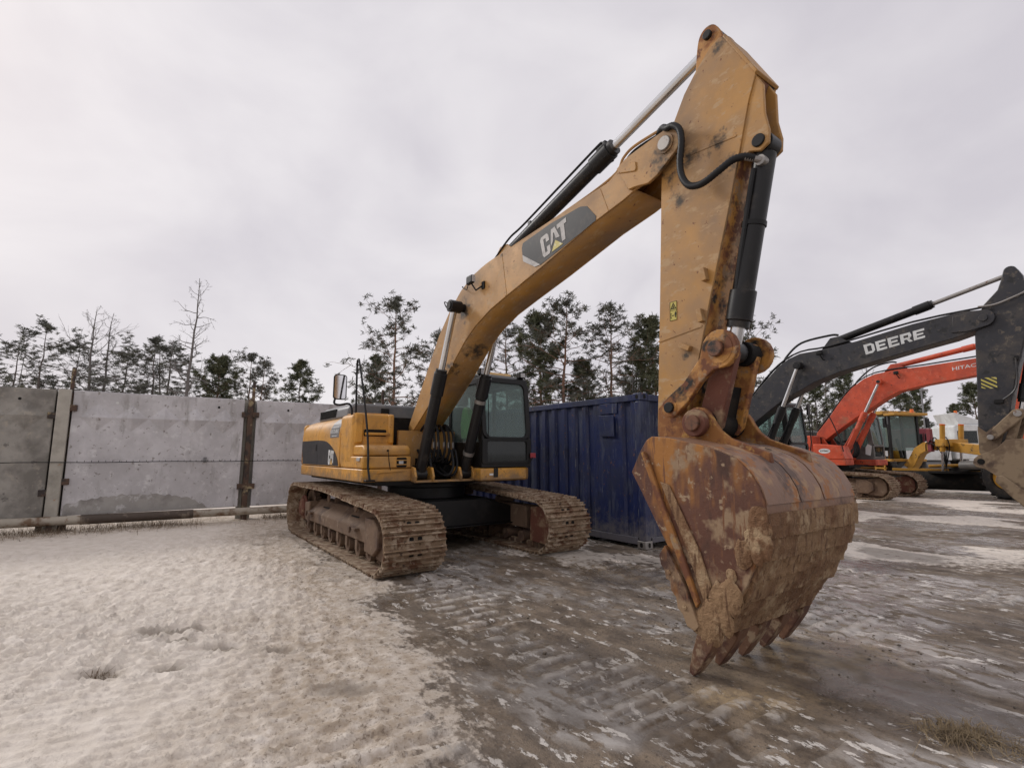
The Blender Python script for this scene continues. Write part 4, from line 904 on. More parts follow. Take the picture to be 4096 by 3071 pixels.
    for z in (3.28, 2.75): ob('ram_band', cyl((6.335 - .37 * (3.85 - z) / 1.565, YB, z), (6.335 - .37 * (3.88 - z) / 1.565, YB, z - .035), .092, n=20), 'black', bc)
    # corrugated hose from boom to bucket ram
    hp = [(5.40, -.36, 4.43), (5.50, -.42, 4.41), (5.60, -.50, 4.32), (5.68, -.52, 4.29), (5.74, -.52, 4.22), (5.755, -.52, 4.10), (5.73, -.52, 3.92), (5.745, -.52, 3.79), (5.80, -.52, 3.69), (5.88, -.52, 3.65), (5.96, -.52, 3.65), (6.07, -.51, 3.69), (6.17, -.48, 3.74), (6.25, -.45, 3.74), (6.30, -.40, 3.72)]
    hs = smooth(hp, 9); rr = [.026 + (.004 if i % 2 else 0) for i in range(len(hs))]
    ob('corrugated_hose', tube(hs, rr, 10), 'rubber', E_, angle=60)
    ob('hose_elbow', G(cyl((6.25, -.45, 3.735), (6.335, -.36, 3.70), .024, n=10), cyl((6.33, -.38, 3.70), (6.33, -.30, 3.70), .04, n=12)), 'steel', E_)
    # ---- bucket linkage
    def link(poly, y, t, m, nm): return ob(nm, prism(poly, y, y + t), m, E_, .008)
    li = [(5.52 + .085 * math.cos(R(a)), 1.87 + .085 * math.sin(R(a))) for a in np.linspace(150, 300, 9)] + [(5.69, 1.90), (5.82, 2.05), (5.93, 2.13)] + [(5.985 + .15 * math.cos(R(a)), 2.285 + .15 * math.sin(R(a))) for a in np.linspace(-85, 150, 13)] + [(5.82, 2.24), (5.66, 2.06), (5.50, 1.955)]
    for y in (-.515, -.03): link(li, y, .055, 'yeldirty', 'idler_link')
    ob('link_grease', prism(disc(5.985, 2.285, .115, 20), -.519, -.5155), 'yeldirty', E_); ob('link_grease', prism(disc(5.52, 1.87, .07, 18), -.519, -.5155), 'yeldirty', E_)
    pin(E_, 5.52, 1.87, -.54, .12, .045, 'black'); pin(E_, 5.975, 2.285, -.56, .06, .062, 'pin'); pin(E_, 5.775, 1.73, -.60, .17, .062, 'pin')
    hl = [(5.88, 2.25), (5.90, 2.36), (6.05, 2.36), (6.07, 2.25), (5.90, 1.70), (5.84, 1.64), (5.72, 1.64), (5.70, 1.74)]
    for y in (-.415, -.13): link(hl, y, .07, 'rbrown' if y < -.3 else 'yeldirty', 'power_link')
    ob('link_web', G(prism([(5.73, 1.76), (5.86, 1.76), (5.93, 2.02), (5.79, 2.02)], -.36, -.07), cyl((5.775, -.43, 1.73), (5.775, -.02, 1.73), .105, n=22), cyl((5.975, -.43, 2.285), (5.975, -.36, 2.285), .10, n=22), cyl((5.975, -.19, 2.285), (5.975, -.05, 2.285), .10, n=22)), 'dark', E_, .008)
    # ---- bucket
    prof = [(5.60, 1.625), (5.76, 1.61), (6.0, 1.56), (6.14, 1.52), (6.28, 1.46), (6.36, 1.39), (6.42, 1.30), (6.455, 1.20), (6.455, 1.06), (6.41, .90), (6.305, .67), (6.19, .50), (6.075, .34), (6.01, .26)]
    side = [(5.55, 1.60), (5.49, 1.525), (5.39, 1.35), (5.46, 1.24), (5.60, 1.01), (5.71, .83), (5.80, .64), (5.88, .46), (5.96, .30), (6.00, .27)] + prof[::-1]
    bk, P, tn = bucket(E_, prof, side, -.855, .42, (6.00, .285), (-.135, -.275), ('bktop', 'bucket', 'bkmud'))
    # side reinforcement: diagonal bar and side cutters
    for y, t in ((-.885, .028), (.422, .028)):
        ob('side_bar', prism([(5.515, 1.50), (5.535, 1.515), (5.60, 1.40), (5.72, 1.10), (5.87, .76), (5.97, .50), (5.945, .46), (5.82, .74), (5.68, 1.06)], y, y + t), 'bucket' if y > 0 else 'orust', bk, .006)
    ob('side_bar_mud', prism([(5.67, 1.29), (5.75, 1.27), (5.98, .84), (6.06, .62), (6.0, .50), (5.86, .88)], -.868, -.8555), 'bkmud', bk, .008)
    cut = [(5.71, .84), (5.655, .765), (5.67, .70), (5.70, .665), (5.71, .61), (5.745, .60), (5.75, .54), (5.79, .50), (5.80, .43), (5.84, .40), (5.87, .33), (5.93, .31), (5.965, .35), (5.86, .60)]
    for y in (-.89, .425): ob('side_cutter', prism(cut, y, y + .033), 'bucket', bk, .004)
    for (x, z) in ((5.74, .66), (5.86, .45)): ob('cutter_bolt', cyl((x, -.897, z), (x, -.889, z), .018, n=10), 'bkmud', bk)
    # stepped wear straps along the heel, with caked mud
    L = np.r_[0, np.cumsum([math.dist(P[i], P[i + 1]) for i in range(len(P) - 1)])]; tot = L[-1]
    def at(s): return (np.interp(s, L, [p[0] for p in P]), np.interp(s, L, [p[1] for p in P]))
    def band(s0, s1, t0, t1, ya, yb, m, nm, lump=0, kx=5, ky=40, seed=1):
        V, F = [], []; S_ = np.linspace(s0, s1, kx); Yy = np.linspace(ya, yb, ky)
        for l in (0, 1):
            for s in S_:
                a, c = at(s - .01), at(s + .01); d = np.array(c) - a; d /= np.linalg.norm(d); nrm = np.array([-d[1], d[0]])
                if nrm[0] * .7 + nrm[1] * .3 < 0: nrm = -nrm
                p = np.array(at(s)); t = t0 + (t1 - t0) * (s - s0) / (s1 - s0)
                for yy in Yy:
                    e = (t + lump * (float(fbm(np.array(yy * 16.), np.array(s * 24.), 3, seed)) - .45) * 2) if l else -.004
                    q_ = p + nrm * e; V.append((q_[0], yy, q_[1]))
        id_ = lambda l, i, j: l * kx * ky + i * ky + j
        for i in range(kx - 1):
            for j in range(ky - 1): F.append((id_(1, i, j), id_(1, i, j + 1), id_(1, i + 1, j + 1), id_(1, i + 1, j)))
            for j in (0, ky - 1): F.append((id_(0, i, j), id_(0, i + 1, j), id_(1, i + 1, j), id_(1, i, j)))
        for i in (0, kx - 1): F += [(id_(0, i, j), id_(0, i, j + 1), id_(1, i, j + 1), id_(1, i, j)) for j in range(ky - 1)]
        return ob(nm, (V, F), m, bk, angle=62)
    sA = tot * .525
    ends = np.linspace(sA, tot * .955, 7)
    for i in range(6):
        band(ends[i], ends[i + 1] - .004,   .013, .027 + .007 * (i % 2), -.86 + .012 * i, .425 - .01 * i, 'bkmud', 'wear_strap', .010, 12, 150, 20 + i)
    # upper back: three long wear plates with open seams
    for ya, yb in ((-.845, -.43), (-.415, -.10), (-.08, .41)):
        band(tot * .20, tot * .50, .008, .010, ya, yb, 'bktop', 'back_plate', 0, 8, 6)
    for y in (-.35, -.22): ob('drain_hole', prism(rrect(-.025, -.013, .025, .013, .012, 4), 0, .003, 'z'), 'dark', bk).matrix_local = Matrix.Translation((6.16, y, 1.529)) @ Matrix.Rotation(R(17), 4, 'Y')
    # mud lumps stuck to the near lower corner
    for k in range(30):
        s = rng.uniform(tot * .52, tot * .97); x, z = at(s); x -= abs(rng.normal(0, .07)); z += rng.normal(0, .03)
        r = rng.uniform(.03, .085); b_ = bmesh.new(); bmesh.ops.create_icosphere(b_, subdivisions=3, radius=r); sd_ = rng.uniform(0, 50)
        for v in b_.verts: v.co *= .55 + .9 * float(fbm(np.array(v.co.x * 30 + sd_), np.array(v.co.z * 30 + v.co.y * 20), 3, 3))
        for v in b_.verts: v.co = Vector((v.co.x + x, v.co.y * .28 - .862, v.co.z * 1.3 + z))
        me_ = bpy.data.meshes.new('mud_lump'); b_.to_mesh(me_); b_.free(); me_.materials.append(M['bkmud']); ob('mud_lump', me_, None, bk)
    # hinge ears
    ear = [(5.36, 1.46), (5.60, 1.60)] + [(5.775 + .125 * math.cos(R(a)), 1.73 + .125 * math.sin(R(a))) for a in np.linspace(190, 40, 10)] + [(5.91, 1.74), (5.955, 1.67), (6.03, 1.61), (6.15, 1.565), (6.32, 1.50), (6.33, 1.43), (6.1, 1.50), (5.7, 1.58)]
    for y in (-.515, .035): ob('hinge_ear', prism(ear, y, y + .05), 'orust', bk, .008)
    ob('ear_boss', G(cyl((5.775, -.575, 1.73), (5.775, -.516, 1.73), .105, n=22), cyl((5.775, .086, 1.73), (5.775, .14, 1.73), .105, n=22)), 'rbrown', bk, .008)
    # ---- cab
    cb_ = cab(E_, -.55, 1.34, .30, 1.26, 1.27, 2.80, 'black', 'black', 'beige')
    ob('rear_beacon', cyl((-.2, .45, 2.81), (-.2, .45, 2.92), .045, .035, n=14), 'amber', cb_)
    ob('reflector', box(1.36, 1.375, 1.22, 1.33, 1.42, 1.50), 'red', cb_, .004); ob('reflector_wire', tube(smooth([(1.34, 1.2, 1.33), (1.37, 1.25, 1.40), (1.36, 1.28, 1.46)]), .01, 6), 'rubber', cb_)
    ob('hand_rail', tube(smooth([(.9, 1.28, 1.4), (.95, 1.36, 1.5), (.98, 1.37, 2.3), (.92, 1.29, 2.45)]), .014, 8), 'black', cb_)
    ob('wiper', tube([(1.345, .40, 1.76), (1.31, .42, 2.2), (1.27, .43, 2.6)], .008, 5), 'black', cb_)
    # ---- handrail, mirror
    ob('hand_rail', tube(smooth([(.40, -1.42, 2.10), (.38, -1.42, 2.50), (.37, -1.42, 2.88), (.41, -1.42, 2.94), (.47, -1.42, 2.90), (.66, -1.42, 2.51), (.82, -1.42, 2.13), (.95, -1.42, 1.77), (1.04, -1.43, 1.45), (1.05, -1.43, 1.30), (1.10, -1.42, 1.13)], 5), .016, 8), 'black', E_)
    ob('rail_foot', box(1.02, 1.12, -1.48, -1.34, 1.10, 1.125), 'black', E_, .006)
    mr_ = ob('mirror', G(prism(rrect(-1.70, 2.33, -1.49, 2.73, .05, 5), .10, .135, 'x')), 'black', E_, .012); ob('mirror_glass', prism(rrect(-1.685, 2.345, -1.505, 2.715, .04, 5), .1355, .138, 'x'), 'mirror', mr_)
    ob('mirror_arm', tube(smooth([(.12, -1.66, 2.36), (.14, -1.68, 2.27), (.20, -1.62, 2.24), (.26, -1.50, 2.26), (.30, -1.46, 2.20), (.31, -1.45, 2.08)]), .017, 8), 'black', mr_)
    return E_
EXC = big_excavator()
# lime jacket hanging inside the cab
def world_of(x, y, z, O=OA): p = O + x * fwd + y * lef; return (p[0], p[1], z)
jk = ob('hi_vis_jacket', G(prism(smooth2([(.0, 0), (.26, .02), (.30, .25), (.24, .48), (.12, .56), (.02, .5), (-.04, .25)], 3), -.05, .05)), 'green', None, .03)
jk.location = world_of(.52, .42, 1.72); jk.rotation_euler = (0, 0, HD)
tag(jk, 'lime green jacket hung inside the cab of the yellow excavator', 'jacket')

# ================================================================== the two other excavators of the row
def second_arm(E_, up, low, foot, tip, sp, sn, sf, yn, yf, m, cyl_pin, cyl_foot, sram, bram, link, m_link, split=.58, srod='chrome', crod='chrome', mcyl=None):
    yc = (yn + yf) / 2; mcyl = mcyl or 'blackcyl'
    pl = up + [tip] + low + foot
    bm = ob('boom', G(prism(pl, yn, yf)), m, E_, .012)
    nose = [(tip[0] - .55, tip[1] + .13)] + [(tip[0] - .09 + .17 * math.cos(R(a)), tip[1] + .0 + .17 * math.sin(R(a))) for a in np.linspace(90, -70, 10)] + [(tip[0] - .35, tip[1] - .22), (tip[0] - .6, tip[1] - .2)]
    for y in (yn - .03, yf): ob('boom_nose', prism(nose, y, y + .03), m, bm, .008)
    pin(bm, tip[0] - .09, tip[1], yn - .06, yf + .06, .07, m)
    for y in (yn - .14, yf + .14):
        c = ram(E_, (cyl_foot[0], y, cyl_foot[1]), (cyl_pin[0], y, cyl_pin[1]), split, .088, .046, mcyl, eye=.095, eyew=.18, rods=crod)
        ob('ram_pipe', tube(smooth([(cyl_foot[0] + .05, y - .11, cyl_foot[1] + .35), (cyl_foot[0] + .3, y - .12, cyl_foot[1] + .75), (cyl_foot[0] + .45, y - .1, cyl_foot[1] + 1.05)]), .018, 6), mcyl, c)
    ob('boom_cylinder_shaft', cyl((cyl_pin[0], yn - .24, cyl_pin[1]), (cyl_pin[0], yf + .24, cyl_pin[1]), .055, n=14), 'blackcyl', bm)
    (x0, z0), (x1, z1) = sram
    for y in (yc - .1, yc + .07): ob('ram_lug', prism([(x0 - .3, z0 - .2), (x0 + .45, z0 - .16), (x0 + .1, z0 + .09), (x0 - .07, z0 + .08)], y, y + .03), m, bm, .006)
    ram(E_, (x0, yc, z0), (x1, yc, z1), .60, .085, .045, mcyl, eye=.08, eyew=.14, rods=srod)
    for k, y in enumerate((yn + .03, yn + .10)):
        ob('boom_pipe', tube(smooth([(x, y, z + .05 + .02 * k) for x, z in up[::2]], 3), .02, 6), 'rubber', bm)
    ob('boom_hose', tube(smooth([(up[4][0], yc, up[4][1] + .06), (up[4][0] + .14, yc, up[4][1] + .28), (up[5][0] + .25, yc, up[5][1] + .40), (x0 - .12, yc, z0 + .17), (x0 + .08, yc, z0 + .14)]), .028, 7), 'rubber', bm)
    bl = ob('boom_lamp', box(cyl_pin[0] + .42, cyl_pin[0] + .56, yn - .12, yn - .05, cyl_pin[1] + .20, cyl_pin[1] + .31), 'black', bm, .02)
    ob('lamp_bracket', tube([(cyl_pin[0] + .5, yn - .08, cyl_pin[1] + .2), (cyl_pin[0] + .54, yn - .03, cyl_pin[1] + .08), (cyl_pin[0] + .56, yn, cyl_pin[1] + .08)], .014, 6), 'black', bl)
    stk = ob('stick', G(prism(sp, sn, sf)), m, E_, .014)
    if bram:
        (a, b), (c_, d) = bram
        for y in (yc - .11, yc + .08): ob('ram_lug', prism([(a - .25, b + .25), (a + .06, b + .05), (a + .06, b - .06), (a - .25, b - .15)], y, y + .03), m, stk, .006)
        ram(E_, (a, yc, b), (c_, yc, d), .82, .078, .048, mcyl, eye=.08, eyew=.15)
        (lx, lz), (ex_, ez) = link       # rocker pin on the stick, link pin on the bucket
        for y in (sn - .09, sf + .03):
            ob('idler_link', prism([(lx - .06, lz - .06), (lx + .06, lz - .06), (c_ + .09, d - .06), (c_ + .08, d + .09), (c_ - .06, d + .08), (lx - .07, lz + .05)], y, y + .06), m_link, E_, .02)
            ob('power_link', prism([(c_ - .07, d + .05), (c_ + .08, d + .05), (ex_ + .08, ez - .05), (ex_ - .07, ez - .05)], y + .065, y + .115), m_link, E_, .02)
        pin(E_, c_, d, sn - .12, sf + .12, .06, 'steel'); pin(E_, lx, lz, sn - .11, sf + .11, .05, 'steel'); pin(E_, ex_, ez, sn - .12, sf + .12, .055, 'steel')
    return bm, stk
def house(E_, m, mcab, mhood, cabx=(-.45, 1.34), hatch=None, rail=True, z1=2.9, dark_door=False):
    ob('lower_skirt', box(-2.5, 1.0, -1.42, -.74, 1.08, 1.27), m, E_, .02); ob('lower_skirt', box(-2.5, 1.3, .29, 1.36, 1.06, 1.265), m, E_, .02)
    ob('revolving_frame', box(-2.5, 1.05, -1.3, 1.25, 1.02, 1.085), 'dark', E_)
    tb = ob('tool_box', prism([(-.02, 1.28), (1.0, 1.28), (.86, 1.74), (.12, 1.82), (-.02, 1.82)], -1.42, -.72), m, E_, .03)
    ob('fuel_tank', box(-.75, -.03, -1.42, -.72, 1.28, 2.12), m, E_, .05, 3)
    ob('side_door', box(-2.5, -.77, -1.42, -.9, 1.28, 2.10), m, E_, .05)
    ob('engine_hood', box(-2.45, -.8, -1.1, 1.1, 2.08, 2.36), mhood, E_, .06, 3); ob('engine_bay', box(-2.5, -.05, -.9, 1.2, 1.27, 2.08), 'dark', E_)
    ob('boom_bracket', G(prism([(-.4, 1.1), (.4, 1.1), (.15, 1.8), (.0, 2.05), (-.2, 2.05), (-.35, 1.8)], -.62, -.55)), m, E_, .01); ob('boom_bracket', G(prism([(-.4, 1.1), (.4, 1.1), (.15, 1.8), (.0, 2.05), (-.2, 2.05), (-.35, 1.8)], .12, .19)), m, E_, .01)
    arc = [(-2.505, -1.40)] + [(-2.52 - .5 * math.cos(R(a)) ** .8, 1.36 * math.sin(R(a))) for a in np.linspace(-80, 80, 13)] + [(-2.505, 1.38)]
    ob('counterweight', prism(arc, 1.08, 2.05, 'z'), m, E_, .07, 3)
    c = cab(E_, cabx[0], cabx[1], .33, 1.33, 1.27, z1, mcab, mcab, hatch, detail=False)
    if rail:
        ob('hand_rail', tube(smooth([(.0, -1.38, 2.10), (.0, -1.38, 2.85), (.10, -1.38, 2.92), (.45, -1.38, 2.92), (.62, -1.38, 2.70), (.86, -1.38, 2.0), (.95, -1.38, 1.55)], 4), .018, 7), 'black', E_)
    ob('mirror_pole', G(tube([(1.34, 1.36, 1.4), (1.38, 1.42, 1.8), (1.36, 1.42, 2.6)], .016, 6), box(1.34, 1.38, 1.36, 1.5, 2.55, 2.85)), 'black', E_)
    ob('hose_bundle', G(*[tube(smooth([(.4, y, 1.5), (.75, y, 1.35), (.9, y, 1.6), (.8, y + .05, 1.95), (.5, y + .05, 1.9)]), .024, 6) for y in (-.35, -.22, -.08, .04)]), 'rubber', E_)
    return tb
DEERE = dict(D=[[(0, 0), (.66, 0), (.92, .2), (.92, .8), (.66, 1), (0, 1)]], )
def block_text(word, f, y):
    """heavy wide capitals from bars; each letter a unit cell"""
    bars = {'D': [[(0, 0), (.26, 0), (.26, 1), (0, 1)], [(.262, 0), (.62, 0), (.86, .2), (.60, .22), (.262, .22)], [(.262, .78), (.60, .78), (.86, .8), (.62, 1), (.262, 1)], [(.62, .222), (.862, .20), (.862, .80), (.62, .778)]],
            'E': [[(0, 0), (.26, 0), (.26, 1), (0, 1)], [(.262, 0), (.86, 0), (.86, .22), (.262, .22)], [(.262, .40), (.76, .40), (.76, .60), (.262, .60)], [(.262, .78), (.86, .78), (.86, 1), (.262, 1)]],
            'R': [[(0, 0), (.26, 0), (.26, 1), (0, 1)], [(.262, .78), (.84, .78), (.78, 1), (.262, 1)], [(.262, .34), (.70, .34), (.82, .52), (.262, .52)], [(.62, .522), (.86, .55), (.86, .76), (.62, .778)], [(.46, .338), (.68, .338), (.92, 0), (.64, 0)]]}
    ps = []
    for i, ch in enumerate(word):
        for p in bars[ch]: ps.append([((i + u) / len(word), v) for u, v in p])
    return decal(ps, f, y, .003)
def sh(P, d=.35): return [(x + d, z) for x, z in P]
def charcoal_excavator():
    o = MW(0., 9.67)
    E_ = thing('crawler_excavator', 'charcoal black excavator with white block lettering on its boom, far right', 'excavator', (o[0], o[1], 0), HD)
    undercarriage(E_, False)
    house(E_, 'deere', 'black', 'black', hatch='beige', rail=False)
    up = sh([(-.25, 2.22), (.26, 2.80), (.64, 3.21), (1.05, 3.59), (1.2, 3.73), (1.47, 3.89), (1.75, 3.98), (2.09, 3.99), (2.48, 4.01), (3.03, 4.07), (4.11, 4.25), (4.96, 4.335), (5.24, 4.30)])
    low = sh([(5.31, 3.98), (5.12, 3.91), (4.76, 3.81), (4.29, 3.73), (3.37, 3.55), (2.62, 3.40), (2.04, 3.22), (1.75, 3.07), (1.32, 2.88), (.95, 2.64), (.27, 2.16)])
    foot = sh([(-.25, 1.75), (-.40, 1.74), (-.48, 1.86), (-.42, 2.0)])
    sp = sh([(5.09, 3.84), (5.04, 3.01), (4.96, 1.89), (4.94, 1.50), (5.00, 1.42), (5.12, 1.42), (5.25, 1.61), (5.43, 2.18), (5.60, 2.95), (5.77, 3.59), (5.93, 4.30), (5.87, 4.84)] + [(5.71 + .10 * math.cos(R(a)), 4.97 + .10 * math.sin(R(a))) for a in np.linspace(40, 170, 8)] + [(5.57, 4.84), (5.50, 4.65), (5.38, 4.52), (5.25, 4.38)])
    bm, stk = second_arm(E_, up, low, foot, (5.70, 4.13), sp, -.40, -.05, -.45, .0, 'deere', (2.11, 3.66), (1.0, 1.20), ((2.85, 4.19), (6.02, 4.95)), ((6.25, 3.75), (5.92, 2.23)), ((5.50, 1.80), (5.70, 1.62)), 'deerebkt', srod='steel')
    ob('lettering', block_text('DEERE', quadmap(sh([(3.20, 3.725), (3.165, 3.955), (4.345, 4.125), (4.345, 3.925)])), -.4505), 'twhite', bm)
    q = quadmap(sh([(5.09, 2.75), (5.10, 2.965), (5.33, 2.955), (5.32, 2.735)]))
    ob('hazard_stripes', decal([[(0, .08), (.20, 0), (.30, 0), (.0, .24)], [(0, .40), (.58, 0), (.78, 0), (0, .56)], [(0, .74), (1, .05), (1, .22), (.0, .90)], [(.22, 1), (1, .42), (1, .60), (.46, 1)], [(.62, 1), (1, .76), (1, .95), (.9, 1)]], q, -.4005, .003), 'tri', stk)
    ob('muddy_foot', prism(sh([(4.945, 1.60), (4.945, 1.50), (5.00, 1.425), (5.12, 1.425), (5.25, 1.61), (5.36, 1.97), (5.2, 2.02), (5.08, 1.9), (4.965, 2.02)]), -.4025, -.4005), 'deerebkt', stk)
    ob('stick_hose', tube(smooth([(5.55, -.46, 4.37), (5.80, -.46, 4.36), (6.10, -.46, 4.45), (6.24, -.42, 4.52)]), .02, 7), 'steel', E_)
    ob('stick_pipe', tube(smooth([(5.98, -.43, 3.28), (5.97, -.43, 2.9), (5.9, -.43, 2.66), (5.72, -.43, 2.50)]), .016, 6), 'deere', stk)
    ob('pipe_clip', box(5.95, 6.02, -.44, -.402, 3.24, 3.32), 'black', stk, .008); ob('pipe_clip', box(5.60, 5.74, -.46, -.402, 2.44, 2.52), 'black', stk, .008)
    prof = sh([(5.42, 1.74), (5.65, 1.75), (5.95, 1.62), (6.2, 1.32), (6.26, 1.0), (6.12, .6), (5.86, .26)])
    side = sh([(4.95, 1.39), (5.02, 1.46), (5.12, 1.5), (5.29, 1.59), (5.42, 1.73), (5.65, 1.76), (5.95, 1.63), (6.2, 1.33), (6.26, 1.0), (6.12, .6), (5.86, .24), (5.74, .32), (5.60, .55), (5.44, .8), (5.30, 1.01), (5.21, 1.11), (5.10, 1.2), (4.97, 1.24), (4.93, 1.31)])
    bk, P, tn = bucket(E_, prof, side, -.86, .42, (6.19, .26), (-.10, -.24), ('deerebkt', 'deerebkt', 'deerebkt'), detail=False)
    ob('side_cutter', prism(sh([(5.24, 1.08), (5.33, 1.10), (5.62, .82), (5.72, .60), (5.60, .50), (5.38, .75), (5.22, .98)]), -.90, -.862), 'deerebkt', bk, .02)
    ob('ear_hole', G(cyl((5.40, -.866, 1.34), (5.40, -.861, 1.34), .055, n=16)), 'dark', bk)
    gc = ob('lime_cloth', prism(smooth2([(-.12, 0), (.10, -.02), (.16, .10), (.05, .2), (-.08, .16)], 3), -.04, .04), 'green', None, .02)
    p = o + .75 * fwd - .35 * lef; gc.location = (p[0], p[1], 1.62); gc.rotation_euler = (0, 0, HD); tag(gc, 'small lime green cloth at the boom foot of the charcoal excavator', 'cloth')
    return E_
charcoal_excavator()
def red_excavator():
    o = MW(-.5, 16.8)
    E_ = thing('crawler_excavator', 'orange-red crawler excavator with grey cab parked behind the charcoal one', 'excavator', (o[0], o[1], 0), HD)
    undercarriage(E_, False)
    tb = house(E_, 'orange', 'greycab', 'greycab', cabx=(-.35, 1.25), z1=2.92)
    up = [(-.26, 2.25), (.13, 2.7), (.48, 3.18), (.75, 3.52), (1.03, 3.81), (1.4, 4.07), (1.77, 4.21), (2.47, 4.28), (3.18, 4.29), (4.41, 4.36), (5.0, 4.40), (5.3, 4.38)]
    low = [(5.35, 4.05), (5.0, 3.93), (4.36, 3.83), (3.13, 3.68), (2.41, 3.54), (2.02, 3.34), (1.63, 3.08), (1.08, 2.74), (.45, 2.3), (.0, 1.96)]
    foot = [(-.14, 1.90), (-.26, 1.98), (-.30, 2.12)]
    sp = [(5.20, 3.9), (5.12, 3.0), (5.05, 1.9), (5.05, 1.5), (5.2, 1.45), (5.35, 1.65), (5.55, 2.3), (5.7, 3.0), (5.85, 3.7), (6.0, 4.4), (5.95, 4.9), (5.82, 5.05), (5.7, 5.0), (5.62, 4.75), (5.4, 4.5), (5.3, 4.3)]
    bm, stk = second_arm(E_, up, low, foot, (5.45, 4.22), sp, -.40, -.05, -.45, .0, 'orange', (1.92, 3.91), (.62, 1.30), ((2.28, 4.42), (5.82, 4.98)), ((6.1, 3.9), (5.85, 2.3)), ((5.45, 1.9), (5.65, 1.75)), 'orange', split=.60, mcyl='orange')
    ob('lettering', text_poly('HITACHI', quadmap([(3.86, 4.05), (3.86, 4.16), (4.62, 4.235), (4.62, 4.125)]), -.4515, bold=.01), 'twhite', bm)
    ob('oval_sticker', prism([(.36 + .19 * math.cos(a), 1.57 + .085 * math.sin(a)) for a in np.linspace(0, 2 * math.pi, 24)[:-1]], -1.421, -1.424), 'twhite', tb)
    ob('sticker_text', text_poly('KOTBAC', quadmap([(.22, 1.545), (.22, 1.60), (.50, 1.60), (.50, 1.545)]), -1.426, bold=.03), 'black', tb)
    ob('lettering', text_poly('ZAXIS', quadmap([(-.58, 1.66), (-.58, 1.74), (-.12, 1.74), (-.12, 1.66)]), -1.424, bold=.02), 'black', E_)
    prof = [(5.42, 1.70), (5.65, 1.72), (5.95, 1.6), (6.2, 1.3), (6.26, 1.0), (6.12, .6), (5.86, .26)]
    side = [(5.1, 1.4), (5.29, 1.55)] + prof + [(5.74, .32), (5.44, .8), (5.2, 1.1), (5.05, 1.25)]
    bucket(E_, prof, side, -.86, .42, (5.84, .26), (-.10, -.24), ('deerebkt', 'deerebkt', 'deerebkt'), detail=False)
    ob('torn_seat_cover', prism([(1.0, 1.45), (1.16, 1.40), (1.22, 1.75), (1.1, 1.82), (1.02, 1.7)], .26, .275), 'twhite', E_, .01)
    return E_
red_excavator()

# ================================================================== motor grader
def wheel(parent, x, y, z, r, w, m='gyel', name='wheel'):
    s = 1 if y > 0 else -1
    o = ob(name, lathe_y([(r * .55, y - w / 2), (r * .9, y - w / 2), (r * .985, y - w * .36), (r, y), (r * .985, y + w * .36), (r * .9, y + w / 2), (r * .55, y + w / 2), (r * .55, y - w / 2)], x, z, 32), 'tyre', parent)
    lug = []
    for i in range(20):
        a = 2 * math.pi * i / 20; ca_, sa_ = math.cos(a), math.sin(a); t = .035
        for q, yy in ((1, y + w * .25), (-1, y - w * .25)):
            p = Vector((x + r * 1.0 * ca_, yy, z + r * 1.0 * sa_)); e = Vector((-sa_, 0, ca_)) * t; n_ = Vector((ca_, 0, sa_)) * .02; h = Vector((0, w * .22, 0))
            V = [tuple(p + k1 * e + k2 * h + k3 * n_) for k1 in (-1, 1) for k2 in (-1, 1) for k3 in (-1.5, 1)]
            lug.append((V, [(0, 1, 3, 2), (4, 6, 7, 5), (0, 4, 5, 1), (2, 3, 7, 6), (0, 2, 6, 4), (1, 5, 7, 3)]))
    ob('tread', G(*lug), 'tyre', o)
    ob('rim', G(cyl((x, y - w * .3, z), (x, y + w * .3, z), r * .53, n=24), cyl((x, y + s * w * .3, z), (x, y + s * w * .42, z), r * .2, n=16)), m, o, .01)
    return o
